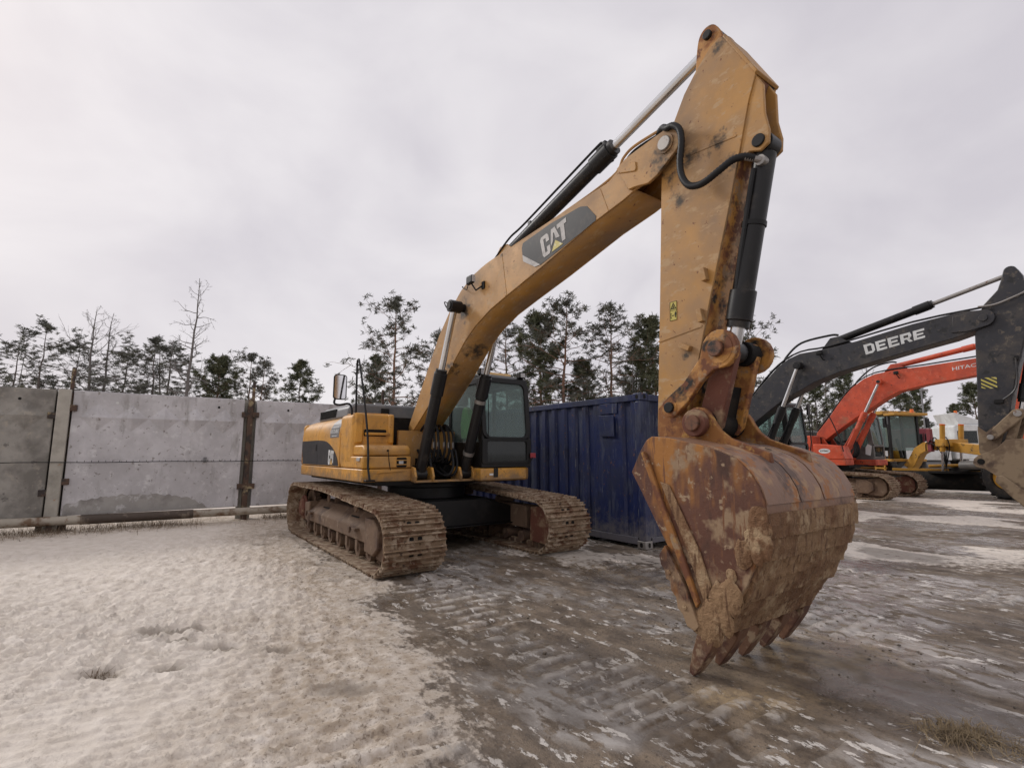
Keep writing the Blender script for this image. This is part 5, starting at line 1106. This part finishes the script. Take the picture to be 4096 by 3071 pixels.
def grader():
    g = thing('motor_grader', 'yellow motor grader with two orange beacons behind the orange-red excavator', 'grader', (16.4, 22.3, 0), R(-81))
    for x, y in ((-2.9, -1.0), (-2.9, 1.0), (-1.35, -1.0), (-1.35, 1.0), (5.35, -1.05), (5.35, 1.05)): wheel(g, x, y, .68, .68, .40)
    ob('engine_body', prism([(-3.9, .95), (-.75, .95), (-.75, 2.0), (-3.6, 1.95), (-3.9, 1.7)], -.62, .62), 'gyel', g, .06)
    ob('tandem_case', box(-3.2, -1.05, -.78, -.68, .5, .85), 'gyel', g, .03); ob('tandem_case', box(-3.2, -1.05, .68, .78, .5, .85), 'gyel', g, .03)
    ob('platform', box(-.85, .95, -.85, .85, 1.15, 1.25), 'gyel', g, .02)
    for y in (-.68, .68):
        for x in (-.62, .10, .80): ob('cab_pillar', box(x - .05, x + .05, y - .05, y + .05, 1.25, 3.12), 'gyel' if x < 0 else 'black', g, .01)
        ob('cab_window', box(-.57, .75, y - .006, y + .006, 1.75, 3.05), 'glass', g); ob('cab_lower_panel', box(-.57, .05, y - .02, y + .02, 1.25, 1.75), 'gyel', g)
    for x in (-.62, .80): ob('cab_window', box(x - .006, x + .006, -.63, .63, 1.6, 3.05), 'glass', g)
    ob('cab_roof', box(-.85, .70, -.82, .82, 3.12, 3.27), 'gyel', g, .02); ob('cab_visor', box(.70, 1.25, -.80, .80, 3.05, 3.16), 'gyel', g, .02)
    for x, y, z in ((-.2, -.35, 3.27), (1.0, .3, 3.16)): ob('beacon', cyl((x, y, z), (x, y, z + .17), .085, .06, n=14), 'amber', g, .01)
    ob('seat', G(box(-.4, .1, -.25, .25, 1.6, 1.75), box(-.45, -.33, -.25, .25, 1.7, 2.4)), 'seat', g, .03); ob('steering_column', tube([(.62, 0, 1.3), (.45, 0, 2.1)], .06, 8), 'black', g)
    ob('mirror', box(.95, 1.0, -1.12, -.95, 2.55, 2.95), 'black', g, .01); ob('mirror', box(.95, 1.0, .95, 1.12, 2.55, 2.95), 'black', g, .01)
    ob('mirror_arm', G(tube([(.8, -.68, 3.0), (.97, -1.03, 2.98)], .015, 6), tube([(.8, .68, 3.0), (.97, 1.03, 2.98)], .015, 6)), 'black', g)
    bp = [(.8, 1.0), (1.05, 1.25), (1.35, 1.7), (1.75, 1.92), (2.3, 1.98), (5.3, 1.62), (5.75, 1.45), (5.75, 1.15), (5.3, 1.22), (2.4, 1.62), (1.9, 1.6), (1.6, 1.45), (1.3, 1.0), (1.1, .8)]
    ob('main_frame', prism(bp, -.16, .16), 'gyel', g, .02)
    for y in (-.42, .42):
        c = ob('lift_cylinder', cyl((2.75, y, 1.55), (2.85, y, 2.55), .085, n=14), 'gyel', g, .01); ob('lift_cap', cyl((2.85, y, 2.551), (2.857, y, 2.60), .09, n=14), 'amber', c)
        ob('lift_rod', cyl((2.75, y, 1.55), (2.68, y, .80), .045, n=12), 'chrome', c)
    ob('lift_saddle', G(box(2.6, 2.95, -.55, .55, 1.75, 2.02)), 'gyel', g, .02); ob('saddle_post', box(2.05, 2.22, -.30, -.16, 1.55, 2.45), 'tmaroon', g, .02)
    ob('draw_bar', prism([(2.4, .78), (5.3, .95), (5.3, 1.08), (2.4, .92)], -.12, .12), 'dark', g, .01)
    ob('circle', G(cyl((2.7, 0, .74), (2.7, 0, .82), .75, n=30)), 'dark', g)
    # mouldboard set across, curved
    arc_ = [(.26 * math.cos(R(a)), .46 + .36 * math.sin(R(a))) for a in np.linspace(-80, 80, 9)]
    V, F = [], []
    for i, (x, z) in enumerate(arc_):
        for y in (-1.85, 1.85): V.append((x, y, z))
        if i: F.append((2 * i - 2, 2 * i - 1, 2 * i + 1, 2 * i))
    mb = ob('mouldboard', (V, F), 'dark', g); mb.modifiers.new('thick', 'SOLIDIFY').thickness = .03; mb.location = (2.7, 0, 0); mb.rotation_euler = (0, 0, R(-48))
    tr = ob('mouldboard_rail', box(-.06, .06, -1.85, 1.85, .80, .90), 'gyel', g, .01); tr.location = (2.7, 0, 0); tr.rotation_euler = (0, 0, R(-48))
    ob('front_axle', G(box(5.2, 5.5, -.85, .85, .60, .78), box(5.2, 5.5, -.2, .2, .78, 1.2)), 'gyel', g, .03)
    ob('side_shift_cylinder', cyl((2.3, -.6, 1.0), (3.2, .6, 1.05), .06, n=12), 'gyel', g)
    for k in range(6): ob('hose', tube(smooth([(1.9 + .15 * k, -.2, 1.6), (2.1 + .15 * k, -.35, 1.9 + .1 * (k % 3)), (2.5 + .1 * k, -.38, 1.75), (2.7, -.3, 1.3 - .08 * k)]), .02, 6), 'rubber', g)
    ob('step', G(box(.2, .7, -.95, -.85, .5, .55), box(.2, .7, -.95, -.85, .85, .9), box(.2, .25, -.95, -.9, .5, 1.2), box(.65, .7, -.95, -.9, .5, 1.2)), 'gyel', g)
    ob('axle', G(*[cyl((x, -.9, .68), (x, .9, .68), .1, n=12) for x in (-2.9, -1.35)]), 'dark', g); ob('cylinder_block', G(cyl((3.3, -.3, 1.05), (4.4, -.3, 1.1), .16, n=16), box(3.2, 4.5, -.1, .4, .95, 1.2)), 'greycab', g, .02)
grader()

# ================================================================== trucks
def truck(loc, rz, m, label, deflector=None, lower=None):
    t = thing('truck', label, 'truck', loc, rz, 'trucks parked behind the grader')
    body = [(-1.1, 1.15), (1.15, 1.15), (1.18, 1.9), (.98, 3.02), (.85, 3.10), (-1.0, 3.10), (-1.1, 3.0)]
    ob('cab', prism(body, -1.22, 1.22), m, t, .06, 3)
    for y in (-1.223, 1.223):
        ob('side_window', prism([(.12, 2.05), (.93, 2.05), (.82, 2.75), (.12, 2.75)], y - .003, y + .003), 'glassd', t); ob('side_window', prism([(-.95, 2.05), (.0, 2.05), (.0, 2.75), (-.95, 2.75)], y - .003, y + .003), 'glassd', t)
        ob('door_seam', prism([(.04, 1.2), (.07, 1.2), (.07, 2.8), (.04, 2.8)], y - .002, y + .002), 'dark', t); ob('door_handle', box(.14, .30, y - .03, y + .03, 1.82, 1.87), 'black', t)
    ws = ob('windscreen', prism([(-1.05, 1.95), (1.05, 1.95), (1.0, 2.85), (-1.0, 2.85)], -.004, .004, 'x'), 'glassd', t); ws.matrix_local = Matrix.Translation((1.552, 0, -.06)) @ Matrix.Rotation(R(-10.2), 4, 'Y')
    ob('bumper', box(1.0, 1.3, -1.2, 1.2, .45, .95), 'hood', t, .05); ob('grille', box(1.16, 1.19, -.8, .8, 1.2, 1.75), 'black', t)
    ob('chassis', box(-5.5, 1.1, -.45, .45, .75, 1.05), 'dark', t)
    for x, y in ((.2, -1.0), (.2, 1.0), (-3.6, -1.0), (-3.6, 1.0)): wheel(t, x, y, .52, .52, .32, 'galv')
    ob('fuel_tank', cyl((-2.6, -.9, .8), (-1.4, -.9, .8), .3, n=20), 'hood', t, .02); ob('mudguard', G(box(-.5, .9, -1.2, -.85, 1.05, 1.15), box(-.5, .9, .85, 1.2, 1.05, 1.15)), lower or m, t)
    ob('load_bed', G(box(-5.6, -1.35, -1.22, 1.22, 1.1, 1.25), box(-1.45, -1.35, -1.22, 1.22, 1.25, 2.2), box(-5.6, -1.45, -1.22, -1.15, 1.25, 1.8), box(-5.6, -1.45, 1.15, 1.22, 1.25, 1.8)), lower or m, t, .01)
    ob('mirror', G(box(1.0, 1.08, -1.62, -1.40, 2.1, 2.7), tube([(1.0, -1.2, 2.75), (1.04, -1.5, 2.72)], .02, 6)), 'black', t)
    if deflector:
        ob('roof_deflector', prism([(.75, 3.11), (.72, 3.18), (-.85, 3.80), (-.98, 3.80), (-.70, 3.11)], -1.05, 1.05), deflector, t, .03)
        ob('beacon', cyl((-.55, -.5, 3.68), (-.55, -.5, 3.95), .09, .07, n=14), 'amber', t)
    return t
truck((26.6, 30.0, 0), R(-14), 'twhite', 'white truck cab with slanted roof deflector seen past the grader', 'twhite')
truck((27.2, 34.6, 0), R(-14), 'tmaroon', 'maroon truck cab just left of the white truck')
truck((31.6, 31.6, 0), R(-30), 'tblue', 'blue truck showing between the arm and bucket of the charcoal excavator')

# ================================================================== lamp posts
def lamp_post(x, y, h, label, r=.07):
    t = thing('street_lamp', label, 'lamp post', (x, y, 0), 0, 'yard lamp posts')
    ob('pole', cyl((0, 0, 0), (0, 0, h), r, r * .6, n=10), 'galv', t)
    ob('lamp_head', G(box(-.12, .55, -.22, .10, h, h + .16)), 'galv', t, .03); ob('lamp_glass', box(-.08, .5, -.18, .06, h - .012, h - .001), 'lamp', t)
lamp_post(40.6, 50, 7.6, 'tall grey floodlight pole right of the orange-red boom', .11)
lamp_post(77.3, 90, 9.4, 'small distant lamp pole left of the white truck deflector', .1)

# ================================================================== trees
def rnd(a, b): return float(rng.uniform(a, b))
class Acc:
    def __init__(s): s.V = []; s.F = []; s.n = 0
    def add(s, V, F):
        V = np.asarray(V, float); s.V.append(V); s.F += [tuple(i + s.n for i in f) for f in F]; s.n += len(V)
    def get(s): return (np.concatenate(s.V) if s.V else np.zeros((0, 3))), s.F
def limb(acc, P, r0, r1, n=5):
    P = np.array(P, float); k = len(P)
    V = []
    for i in range(k):
        d = P[min(i + 1, k - 1)] - P[max(i - 1, 0)]; d /= np.linalg.norm(d) + 1e-9
        u = np.cross(d, (0, 0, 1.)) if abs(d[2]) < .9 else np.cross(d, (1., 0, 0)); u /= np.linalg.norm(u); v = np.cross(d, u)
        r = r0 + (r1 - r0) * i / (k - 1)
        for j in range(n): V.append(P[i] + r * (u * math.cos(2 * math.pi * j / n) + v * math.sin(2 * math.pi * j / n)))
    acc.add(V, [(i * n + j, i * n + (j + 1) % n, (i + 1) * n + (j + 1) % n, (i + 1) * n + j) for i in range(k - 1) for j in range(n)])
def wander(p, d, L, k, jit, droop=0., up=0.):
    P = [np.array(p, float)]; d = np.array(d, float)
    for i in range(k):
        d = d + rng.normal(0, jit, 3) + np.array([0, 0, up - droop * (1 - i / k)]); d /= np.linalg.norm(d)
        P.append(P[-1] + d * L / k)
    return P
def tufts(C, size, k, flat=.6):
    """bunches of needle blades: k thin triangles round each centre"""
    C = np.repeat(np.asarray(C, float), k, 0); n = len(C)
    d = rng.normal(0, 1, (n, 3)); d[:, 2] = d[:, 2] * flat + .25; d /= np.linalg.norm(d, axis=1)[:, None]
    e = np.cross(d, rng.normal(0, 1, (n, 3))); e /= np.linalg.norm(e, axis=1)[:, None]
    s = size * rng.uniform(.55, 1.25, (n, 1))
    b = C + rng.normal(0, size * .20, (n, 3))
    V = np.stack([b - e * s * .10, b + e * s * .10, b + d * s + e * s * .055, b + d * s - e * s * .055], 1).reshape(-1, 3)
    F = np.arange(4 * n).reshape(-1, 4)
    return V, F
def fast_mesh(name, V, F, m, smooth_=False):
    me = bpy.data.meshes.new(name); F = np.asarray(F, dtype=np.int32); k = F.shape[1]
    me.vertices.add(len(V)); me.vertices.foreach_set('co', np.asarray(V, np.float32).ravel())
    me.loops.add(F.size); me.loops.foreach_set('vertex_index', F.ravel())
    me.polygons.add(len(F)); me.polygons.foreach_set('loop_start', np.arange(0, F.size, k, dtype=np.int32))
    me.polygons.foreach_set('use_smooth', np.full(len(F), smooth_)); me.update(calc_edges=True); me.materials.append(M[m]); return me
def make_tree(kind, H, seed, opts):
    """returns (wood mesh, foliage mesh or None), base at the origin, true size"""
    global rng
    keep = rng; rng = np.random.default_rng(seed)
    A = Acc(); C = []
    hb, spread, nb, dens, jit = opts['hb'], opts['spread'], opts['nb'], opts['dens'], opts.get('jit', .12)
    r0 = opts.get('r0', .011 * H + .04)
    trunk = [np.array([0, 0, -.2])]
    bend = rng.normal(0, .012, 2)
    for i in range(1, 15):
        z = H * i / 14; trunk.append(np.array([bend[0] * z * math.sin(z * .4) + rng.normal(0, .03), bend[1] * z * math.sin(z * .3 + 1) + rng.normal(0, .03), z]))
    limb(A, trunk, r0, r0 * .10, 8)
    tz = np.array(trunk)
    def at(z): return np.array([np.interp(z, tz[:, 2], tz[:, 0]), np.interp(z, tz[:, 2], tz[:, 1]), z])
    for i in range(nb):
        f = (i + rnd(0, 1)) / nb; z = H * (hb + (.985 - hb) * f)
        shape = opts['shape'](f); L = spread * H * shape * rnd(.6, 1.2)
        if L < .15: L = .15
        a = i * 2.4 + rnd(-.5, .5); el = opts['el'](f) + rnd(-.18, .18)
        d = (math.cos(a) * math.cos(el), math.sin(a) * math.cos(el), math.sin(el))
        P = wander(at(z), d, L, 6, jit, opts.get('droop', 0), opts.get('up', .06)); rb = max(.012, r0 * .34 * (1 - f * .75) * min(1, L / 2.2 + .3))
        limb(A, P, rb, .008, 4)
        for s in range(opts.get('sub', 4)):
            t = rnd(.35, .98); q = P[0] + 0; ii = min(5, int(t * 6)); q = P[ii] + (P[ii + 1] - P[ii]) * (t * 6 - ii)
            dd = np.array(P[ii + 1] - P[ii]); dd /= np.linalg.norm(dd); dd = dd + rng.normal(0, .65, 3); dd[2] += opts.get('up', .06) * 2; dd /= np.linalg.norm(dd)
            Q = wander(q, dd, L * rnd(.22, .5), 3, jit * 1.2); limb(A, Q, rb * .42, .006, 3)
            if kind == 'dead':
                for _ in range(2):
                    Q2 = wander(Q[-2], rng.normal(0, 1, 3) * .6 + dd, L * rnd(.08, .2), 2, .2); limb(A, Q2, .009, .004, 3)
            if dens:
                for _ in range(dens): C.append(Q[rng.integers(1, 4)] + rng.normal(0, opts['ts'] * .55, 3))
        if dens:
            for _ in range(dens * 2): C.append(P[rng.integers(3, 7)] + rng.normal(0, opts['ts'] * .6, 3))
    if dens:
        for _ in range(dens * 5): C.append(at(H * rnd(.96, 1.0)) + rng.normal(0, opts['ts'] * .5, 3))
    V, F = A.get()
    quads = np.array([f for f in F], dtype=np.int32)
    wood = fast_mesh('trunk', V, quads, opts['bark'], True)
    fol = None
    if dens:
        v, f = tufts(C, opts['ts'] * 1.08, int(opts.get('k', 9) * 2.1), opts.get('flat', .6)); fol = fast_mesh('crown', v, f, opts['leaf'])
    rng = keep
    return wood, fol
dome = lambda f: math.sin(math.pi * min(1, .18 + f * .80)) ** .7
cone = lambda f: (1 - f) ** .75 + .06
wide = lambda f: (.55 + .6 * math.sin(math.pi * (.1 + .8 * f))) * (1 if f < .75 else max(.25, 1 - (f - .75) * 3.2))
OPT = dict(
 A=dict(hb=.32, spread=.24, nb=38, dens=1, shape=dome, el=lambda f: -.15 + .75 * f, bark='barkO', leaf='need', ts=.27, k=8, sub=8, up=.05),
 A2=dict(hb=.24, spread=.29, nb=36, dens=1, shape=dome, el=lambda f: -.1 + .7 * f, bark='barkO', leaf='need', ts=.28, k=8, sub=9, up=.05, jit=.18),
 B=dict(hb=.08, spread=.33, nb=56, dens=2, shape=cone, el=lambda f: .0 + .7 * f, bark='barkA', leaf='needG', ts=.30, k=8, sub=6, up=.06),
 B2=dict(hb=.14, spread=.25, nb=56, dens=3, shape=dome, el=lambda f: .0 + .7 * f, bark='barkO', leaf='needG', ts=.30, k=9, sub=6, up=.05),
 C=dict(hb=.10, spread=.34, nb=46, dens=1, shape=wide, el=lambda f: -.05 + .35 * f, bark='barkA', leaf='need', ts=.26, k=8, sub=6, flat=.25, droop=.05, up=.0, jit=.15),
 C2=dict(hb=.14, spread=.36, nb=42, dens=2, shape=wide, el=lambda f: .0 + .3 * f, bark='barkA', leaf='need', ts=.28, k=8, sub=6, flat=.25, droop=.04, up=.0, jit=.18),
 D=dict(hb=.30, spread=.20, nb=34, dens=0, shape=lambda f: (1 - f) ** .6 * .9 + .12, el=lambda f: -.05 + .55 * f, bark='barkG', leaf='need', ts=.3, sub=4, jit=.2),
 D2=dict(hb=.25, spread=.26, nb=30, dens=0, shape=dome, el=lambda f: .15 + .6 * f, bark='barkG', leaf='need', ts=.3, sub=6, jit=.2),
 S=dict(hb=.35, spread=.05, nb=14, dens=0, shape=lambda f: 1 - f + .1, el=lambda f: .2, bark='barkG', leaf='need', ts=.3, sub=1, r0=.10))
KIND = {'A': 'pine', 'A2': 'pine', 'B': 'pine', 'B2': 'pine', 'C': 'pine', 'C2': 'pine', 'D': 'dead', 'D2': 'dead', 'S': 'dead'}
PROTO = {}
for i, (k, o_) in enumerate(OPT.items()):
    for v in range(2 if k in ('A', 'B', 'C', 'D') else 1):
        PROTO[(k, v)] = make_tree('dead' if KIND[k] == 'dead' else 'pine', 14., 100 + 7 * i + v, o_)
TREES = [  # x, y, height, lean, kind, variant, label
 (-43.6, 44, 11.2, -.01, 'C', 0, 'thin leafy pine at the far left edge above the fence'),
 (-44.6, 45, 11.9, .06, 'S', 0, 'bare thin snag just left of the flat-topped pine at the left edge'),
 (-39.9, 42, 12.2, .04, 'C2', 0, 'flat-topped pine with a long left branch above the weathered fence panel'),
 (-42.2, 48, 11.8, .02, 'C', 1, 'layered pine right behind the flat-topped pine at the left'),
 (-36.4, 43, 13.9, .03, 'D2', 0, 'left of the two tall bare trees over the wide fence post'),
 (-36.0, 44, 13.8, .05, 'D', 0, 'right of the two tall bare trees over the wide fence post'),
 (-36.5, 47, 11.2, .01, 'C', 0, 'short layered pine left of the three-stemmed pine clump'),
 (-30.3, 43, 11.2, -.05, 'C2', 0, 'wide layered pine with the left stem of the clump'),
 (-31.2, 45, 11.2, -.03, 'C', 1, 'middle pine of the three-stemmed clump above the pale fence panel'),
 (-32.1, 47, 11.8, -.02, 'C', 0, 'rear thin-topped pine of the three-stemmed clump'),
 (-25.8, 40, 15.6, .012, 'D', 1, 'tallest bare dead tree standing alone above the pale fence panel'),
 (-26.6, 45, 9.9, .05, 'B2', 0, 'dense round pine right of the tallest dead tree'),
 (-25.9, 50, 11.1, -.03, 'A2', 0, 'slim pine with small flat crown left of the second fence post'),
 (-24.2, 48, 10.0, .03, 'A', 1, 'open crowned pine right of the second fence post'),
 (-19.3, 46, 9.8, -.02, 'B', 0, 'bushy cone-shaped pine left of the round mirror'),
 (-9.8, 42, 14.2, -.009, 'A2', 0, 'large orange-trunked pine left of the yellow boom'),
 (-12.3, 46, 10.3, -.04, 'B', 1, 'bushy pine beside the excavator handrail'),
 (-7.0, 50, 13.5, .006, 'A', 0, 'pine partly hidden behind the yellow boom'),
 (-.7, 50, 14.9, .02, 'A', 1, 'grey-trunked pine just right of the boom ram above the cab'),
 (3.0, 46, 14.0, -.05, 'B2', 0, 'dense green-topped pine above the right corner of the cab'),
 (4.5, 44, 15.0, .009, 'A', 0, 'tallest orange-trunked pine above the blue container'),
 (6.7, 48, 10.2, .02, 'B2', 0, 'low round pine between the two tall pines over the container'),
 (9.1, 45, 14.5, -.03, 'A', 1, 'second tall orange-trunked pine above the container roof'),
 (10.8, 46, 13.5, .03, 'S', 0, 'bare grey snag close to the yellow stick above the container'),
 (13.6, 47, 14.0, -.03, 'B2', 0, 'dense dark pine touching the left edge of the yellow stick'),
 (12.5, 52, 12.1, .02, 'B', 1, 'shorter bushy pine behind the bare grey snag'),
 (22.4, 46, 13.6, -.05, 'A2', 0, 'sparse pine right of the yellow bucket ram'),
 (35.9, 60, 10.2, .02, 'B', 0, 'dark pine under the charcoal boom bend'),
 (38.4, 62, 10.9, .02, 'A', 1, 'slim pine between the charcoal and orange-red booms'),
 (38.0, 58, 11.2, .02, 'B', 1, 'broad dark pine left of the orange-red boom bend'),
 (42.2, 60, 12.2, .03, 'D2', 0, 'bare twiggy tree above the orange-red boom bend'),
 (44.6, 58, 9.2, .0, 'B', 0, 'dark pine behind the grader cab roof'),
 (49.4, 62, 9.2, .02, 'B2', 0, 'dark pine beside the tall floodlight pole'),
 (65.6, 75, 8.6, .0, 'B', 1, 'low pine behind the white truck deflector'),
 (62.2, 68, 10.6, .01, 'B2', 0, 'taller pine left of the charcoal stick'),
 (66.0, 66, 10.0, .05, 'D', 1, 'bare tree showing right of the charcoal stick')]
for i, (x, y, h, lean, k, v, lab) in enumerate(TREES):
    wood, fol = PROTO[(k, v if (k, v) in PROTO else 0)]
    dead = KIND[k] == 'dead'
    t = thing('dead_tree' if dead else 'pine_tree', lab, 'tree', (x, y, 0), 0, 'trees beyond the fence')
    t.rotation_euler = (0, 0, 0)
    s = h / 14.; wd = s * (1 + .12 * math.sin(i * 2.3))
    Mx = Matrix.Rotation(math.atan(lean), 4, 'Y') @ Matrix.Rotation(i * 1.9, 4, 'Z') @ Matrix.Diagonal((wd, wd, s, 1))
    o = bpy.data.objects.new('trunk', wood); COL.objects.link(o); o.parent = t; o.matrix_local = Mx
    if fol: o = bpy.data.objects.new('crown', fol); COL.objects.link(o); o.parent = t; o.matrix_local = Mx
# the wood's edge further back: one low dark mass
C = []
for k in range(5200):
    x = rnd(-95, 150); y = 66 + .12 * abs(x) + rnd(0, 14); hh = 5.2 + 2.6 * float(fbm(np.array(x * .13), np.array(3.), 3, 5)) - (2.0 if x > 25 else 0)
    C.append((x, y, rnd(.3, 1) ** .8 * hh))
v, f = tufts(np.array(C), .95, 11, .7)
fw = bpy.data.objects.new('far_wood', fast_mesh('far_wood', v, f, 'need')); COL.objects.link(fw); tag(fw, 'low dark mass of pine wood behind the yard', 'wood', kind='stuff')

# ================================================================== dry grass, straw, gravel
def blades(C, hmin, hmax, w, lean=.35):
    n = len(C); C = np.asarray(C, float); a = rng.uniform(0, 2 * math.pi, n); h = rng.uniform(hmin, hmax, (n, 1)); l = np.abs(rng.normal(0, lean, (n, 1)))
    d = np.stack([np.cos(a), np.sin(a), np.zeros(n)], 1); e = np.stack([-np.sin(a), np.cos(a), np.zeros(n)], 1) * w
    up = np.array([[0, 0, 1.]])
    p1 = C + up * h * .55 + d * l * h * .3; p2 = C + up * h * (1 - .3 * l) + d * l * h
    V = np.stack([C - e, C + e, p1 + e * .7, p1 - e * .7, p2 + e * .25, p2 - e * .25], 1).reshape(-1, 3)
    b = np.arange(n)[:, None] * 6
    F = np.concatenate([b + [0, 1, 2, 3], b + [3, 2, 4, 5]], 0)
    return V, F
Cg = []
for k in range(15000):
    y = rnd(-14.5, 4.5); x = FX - .1 + abs(rng.normal(0, .42)); p = MW(x, y)
    if float(fbm(np.array(y * 1.5), np.array(x * 2), 3, 3)) > .36: Cg.append((p[0], p[1], -.02))
v, f = blades(Cg, .04, .24, .0032, 1.3)
o = bpy.data.objects.new('dry_weeds', fast_mesh('dry_weeds', v, f, 'weed')); COL.objects.link(o); tag(o, 'brown dry weeds along the foot of the fence', 'weeds', kind='stuff')
def tuft(name, c, r, n, label, h, cat, ln=.8, m='straw'):
    P = np.stack([c[0] + rng.normal(0, r, n), c[1] + rng.normal(0, r * .6, n), np.full(n, c[2])], 1)
    v, f = blades(P, h * .25, h, .0022, ln); o = bpy.data.objects.new(name, fast_mesh(name, v, f, m)); COL.objects.link(o); return tag(o, label, cat)
tuft('grass_tuft', (-2.77, 3.64, -.045), .055, 170, 'small tuft of dry grass in a thawed hollow of the snow', .12, 'grass', 1.0, 'weed')
tuft('straw_clump', (2.42, 2.95, -.005), .10, 520, 'flattened clump of straw on the ice at the lower right', .085, 'straw', 2.6)
tuft('straw_clump', (2.66, 2.76, -.005), .08, 240, 'second straw wisp at the lower right corner', .06, 'straw', 3.0)
# loose gravel round the bucket, too small to count
b_ = bmesh.new(); bmesh.ops.create_icosphere(b_, subdivisions=1, radius=1.); base = np.array([v.co[:] for v in b_.verts]); bf = np.array([[v.index for v in f.verts] for f in b_.faces]); b_.free()
Vs, Fs = [], []
for k in range(900):
    x = rng.normal(2.0, 1.0); y = rng.normal(4.4, .9); s = abs(rng.normal(0, .0045)) + .002
    if k > 520: x, y = rnd(-.6, 3.5), rnd(2.3, 7)
    j = base * (1 + rng.normal(0, .18, base.shape)) * s * np.array([1.2, 1, .7]); Vs.append(j + np.array([x, y, .004 - .004])); Fs.append(bf + k * len(base))
o = bpy.data.objects.new('gravel', fast_mesh('gravel', np.concatenate(Vs), np.concatenate(Fs), 'stone')); COL.objects.link(o); tag(o, 'loose grit scattered round the bucket', 'gravel', kind='stuff')
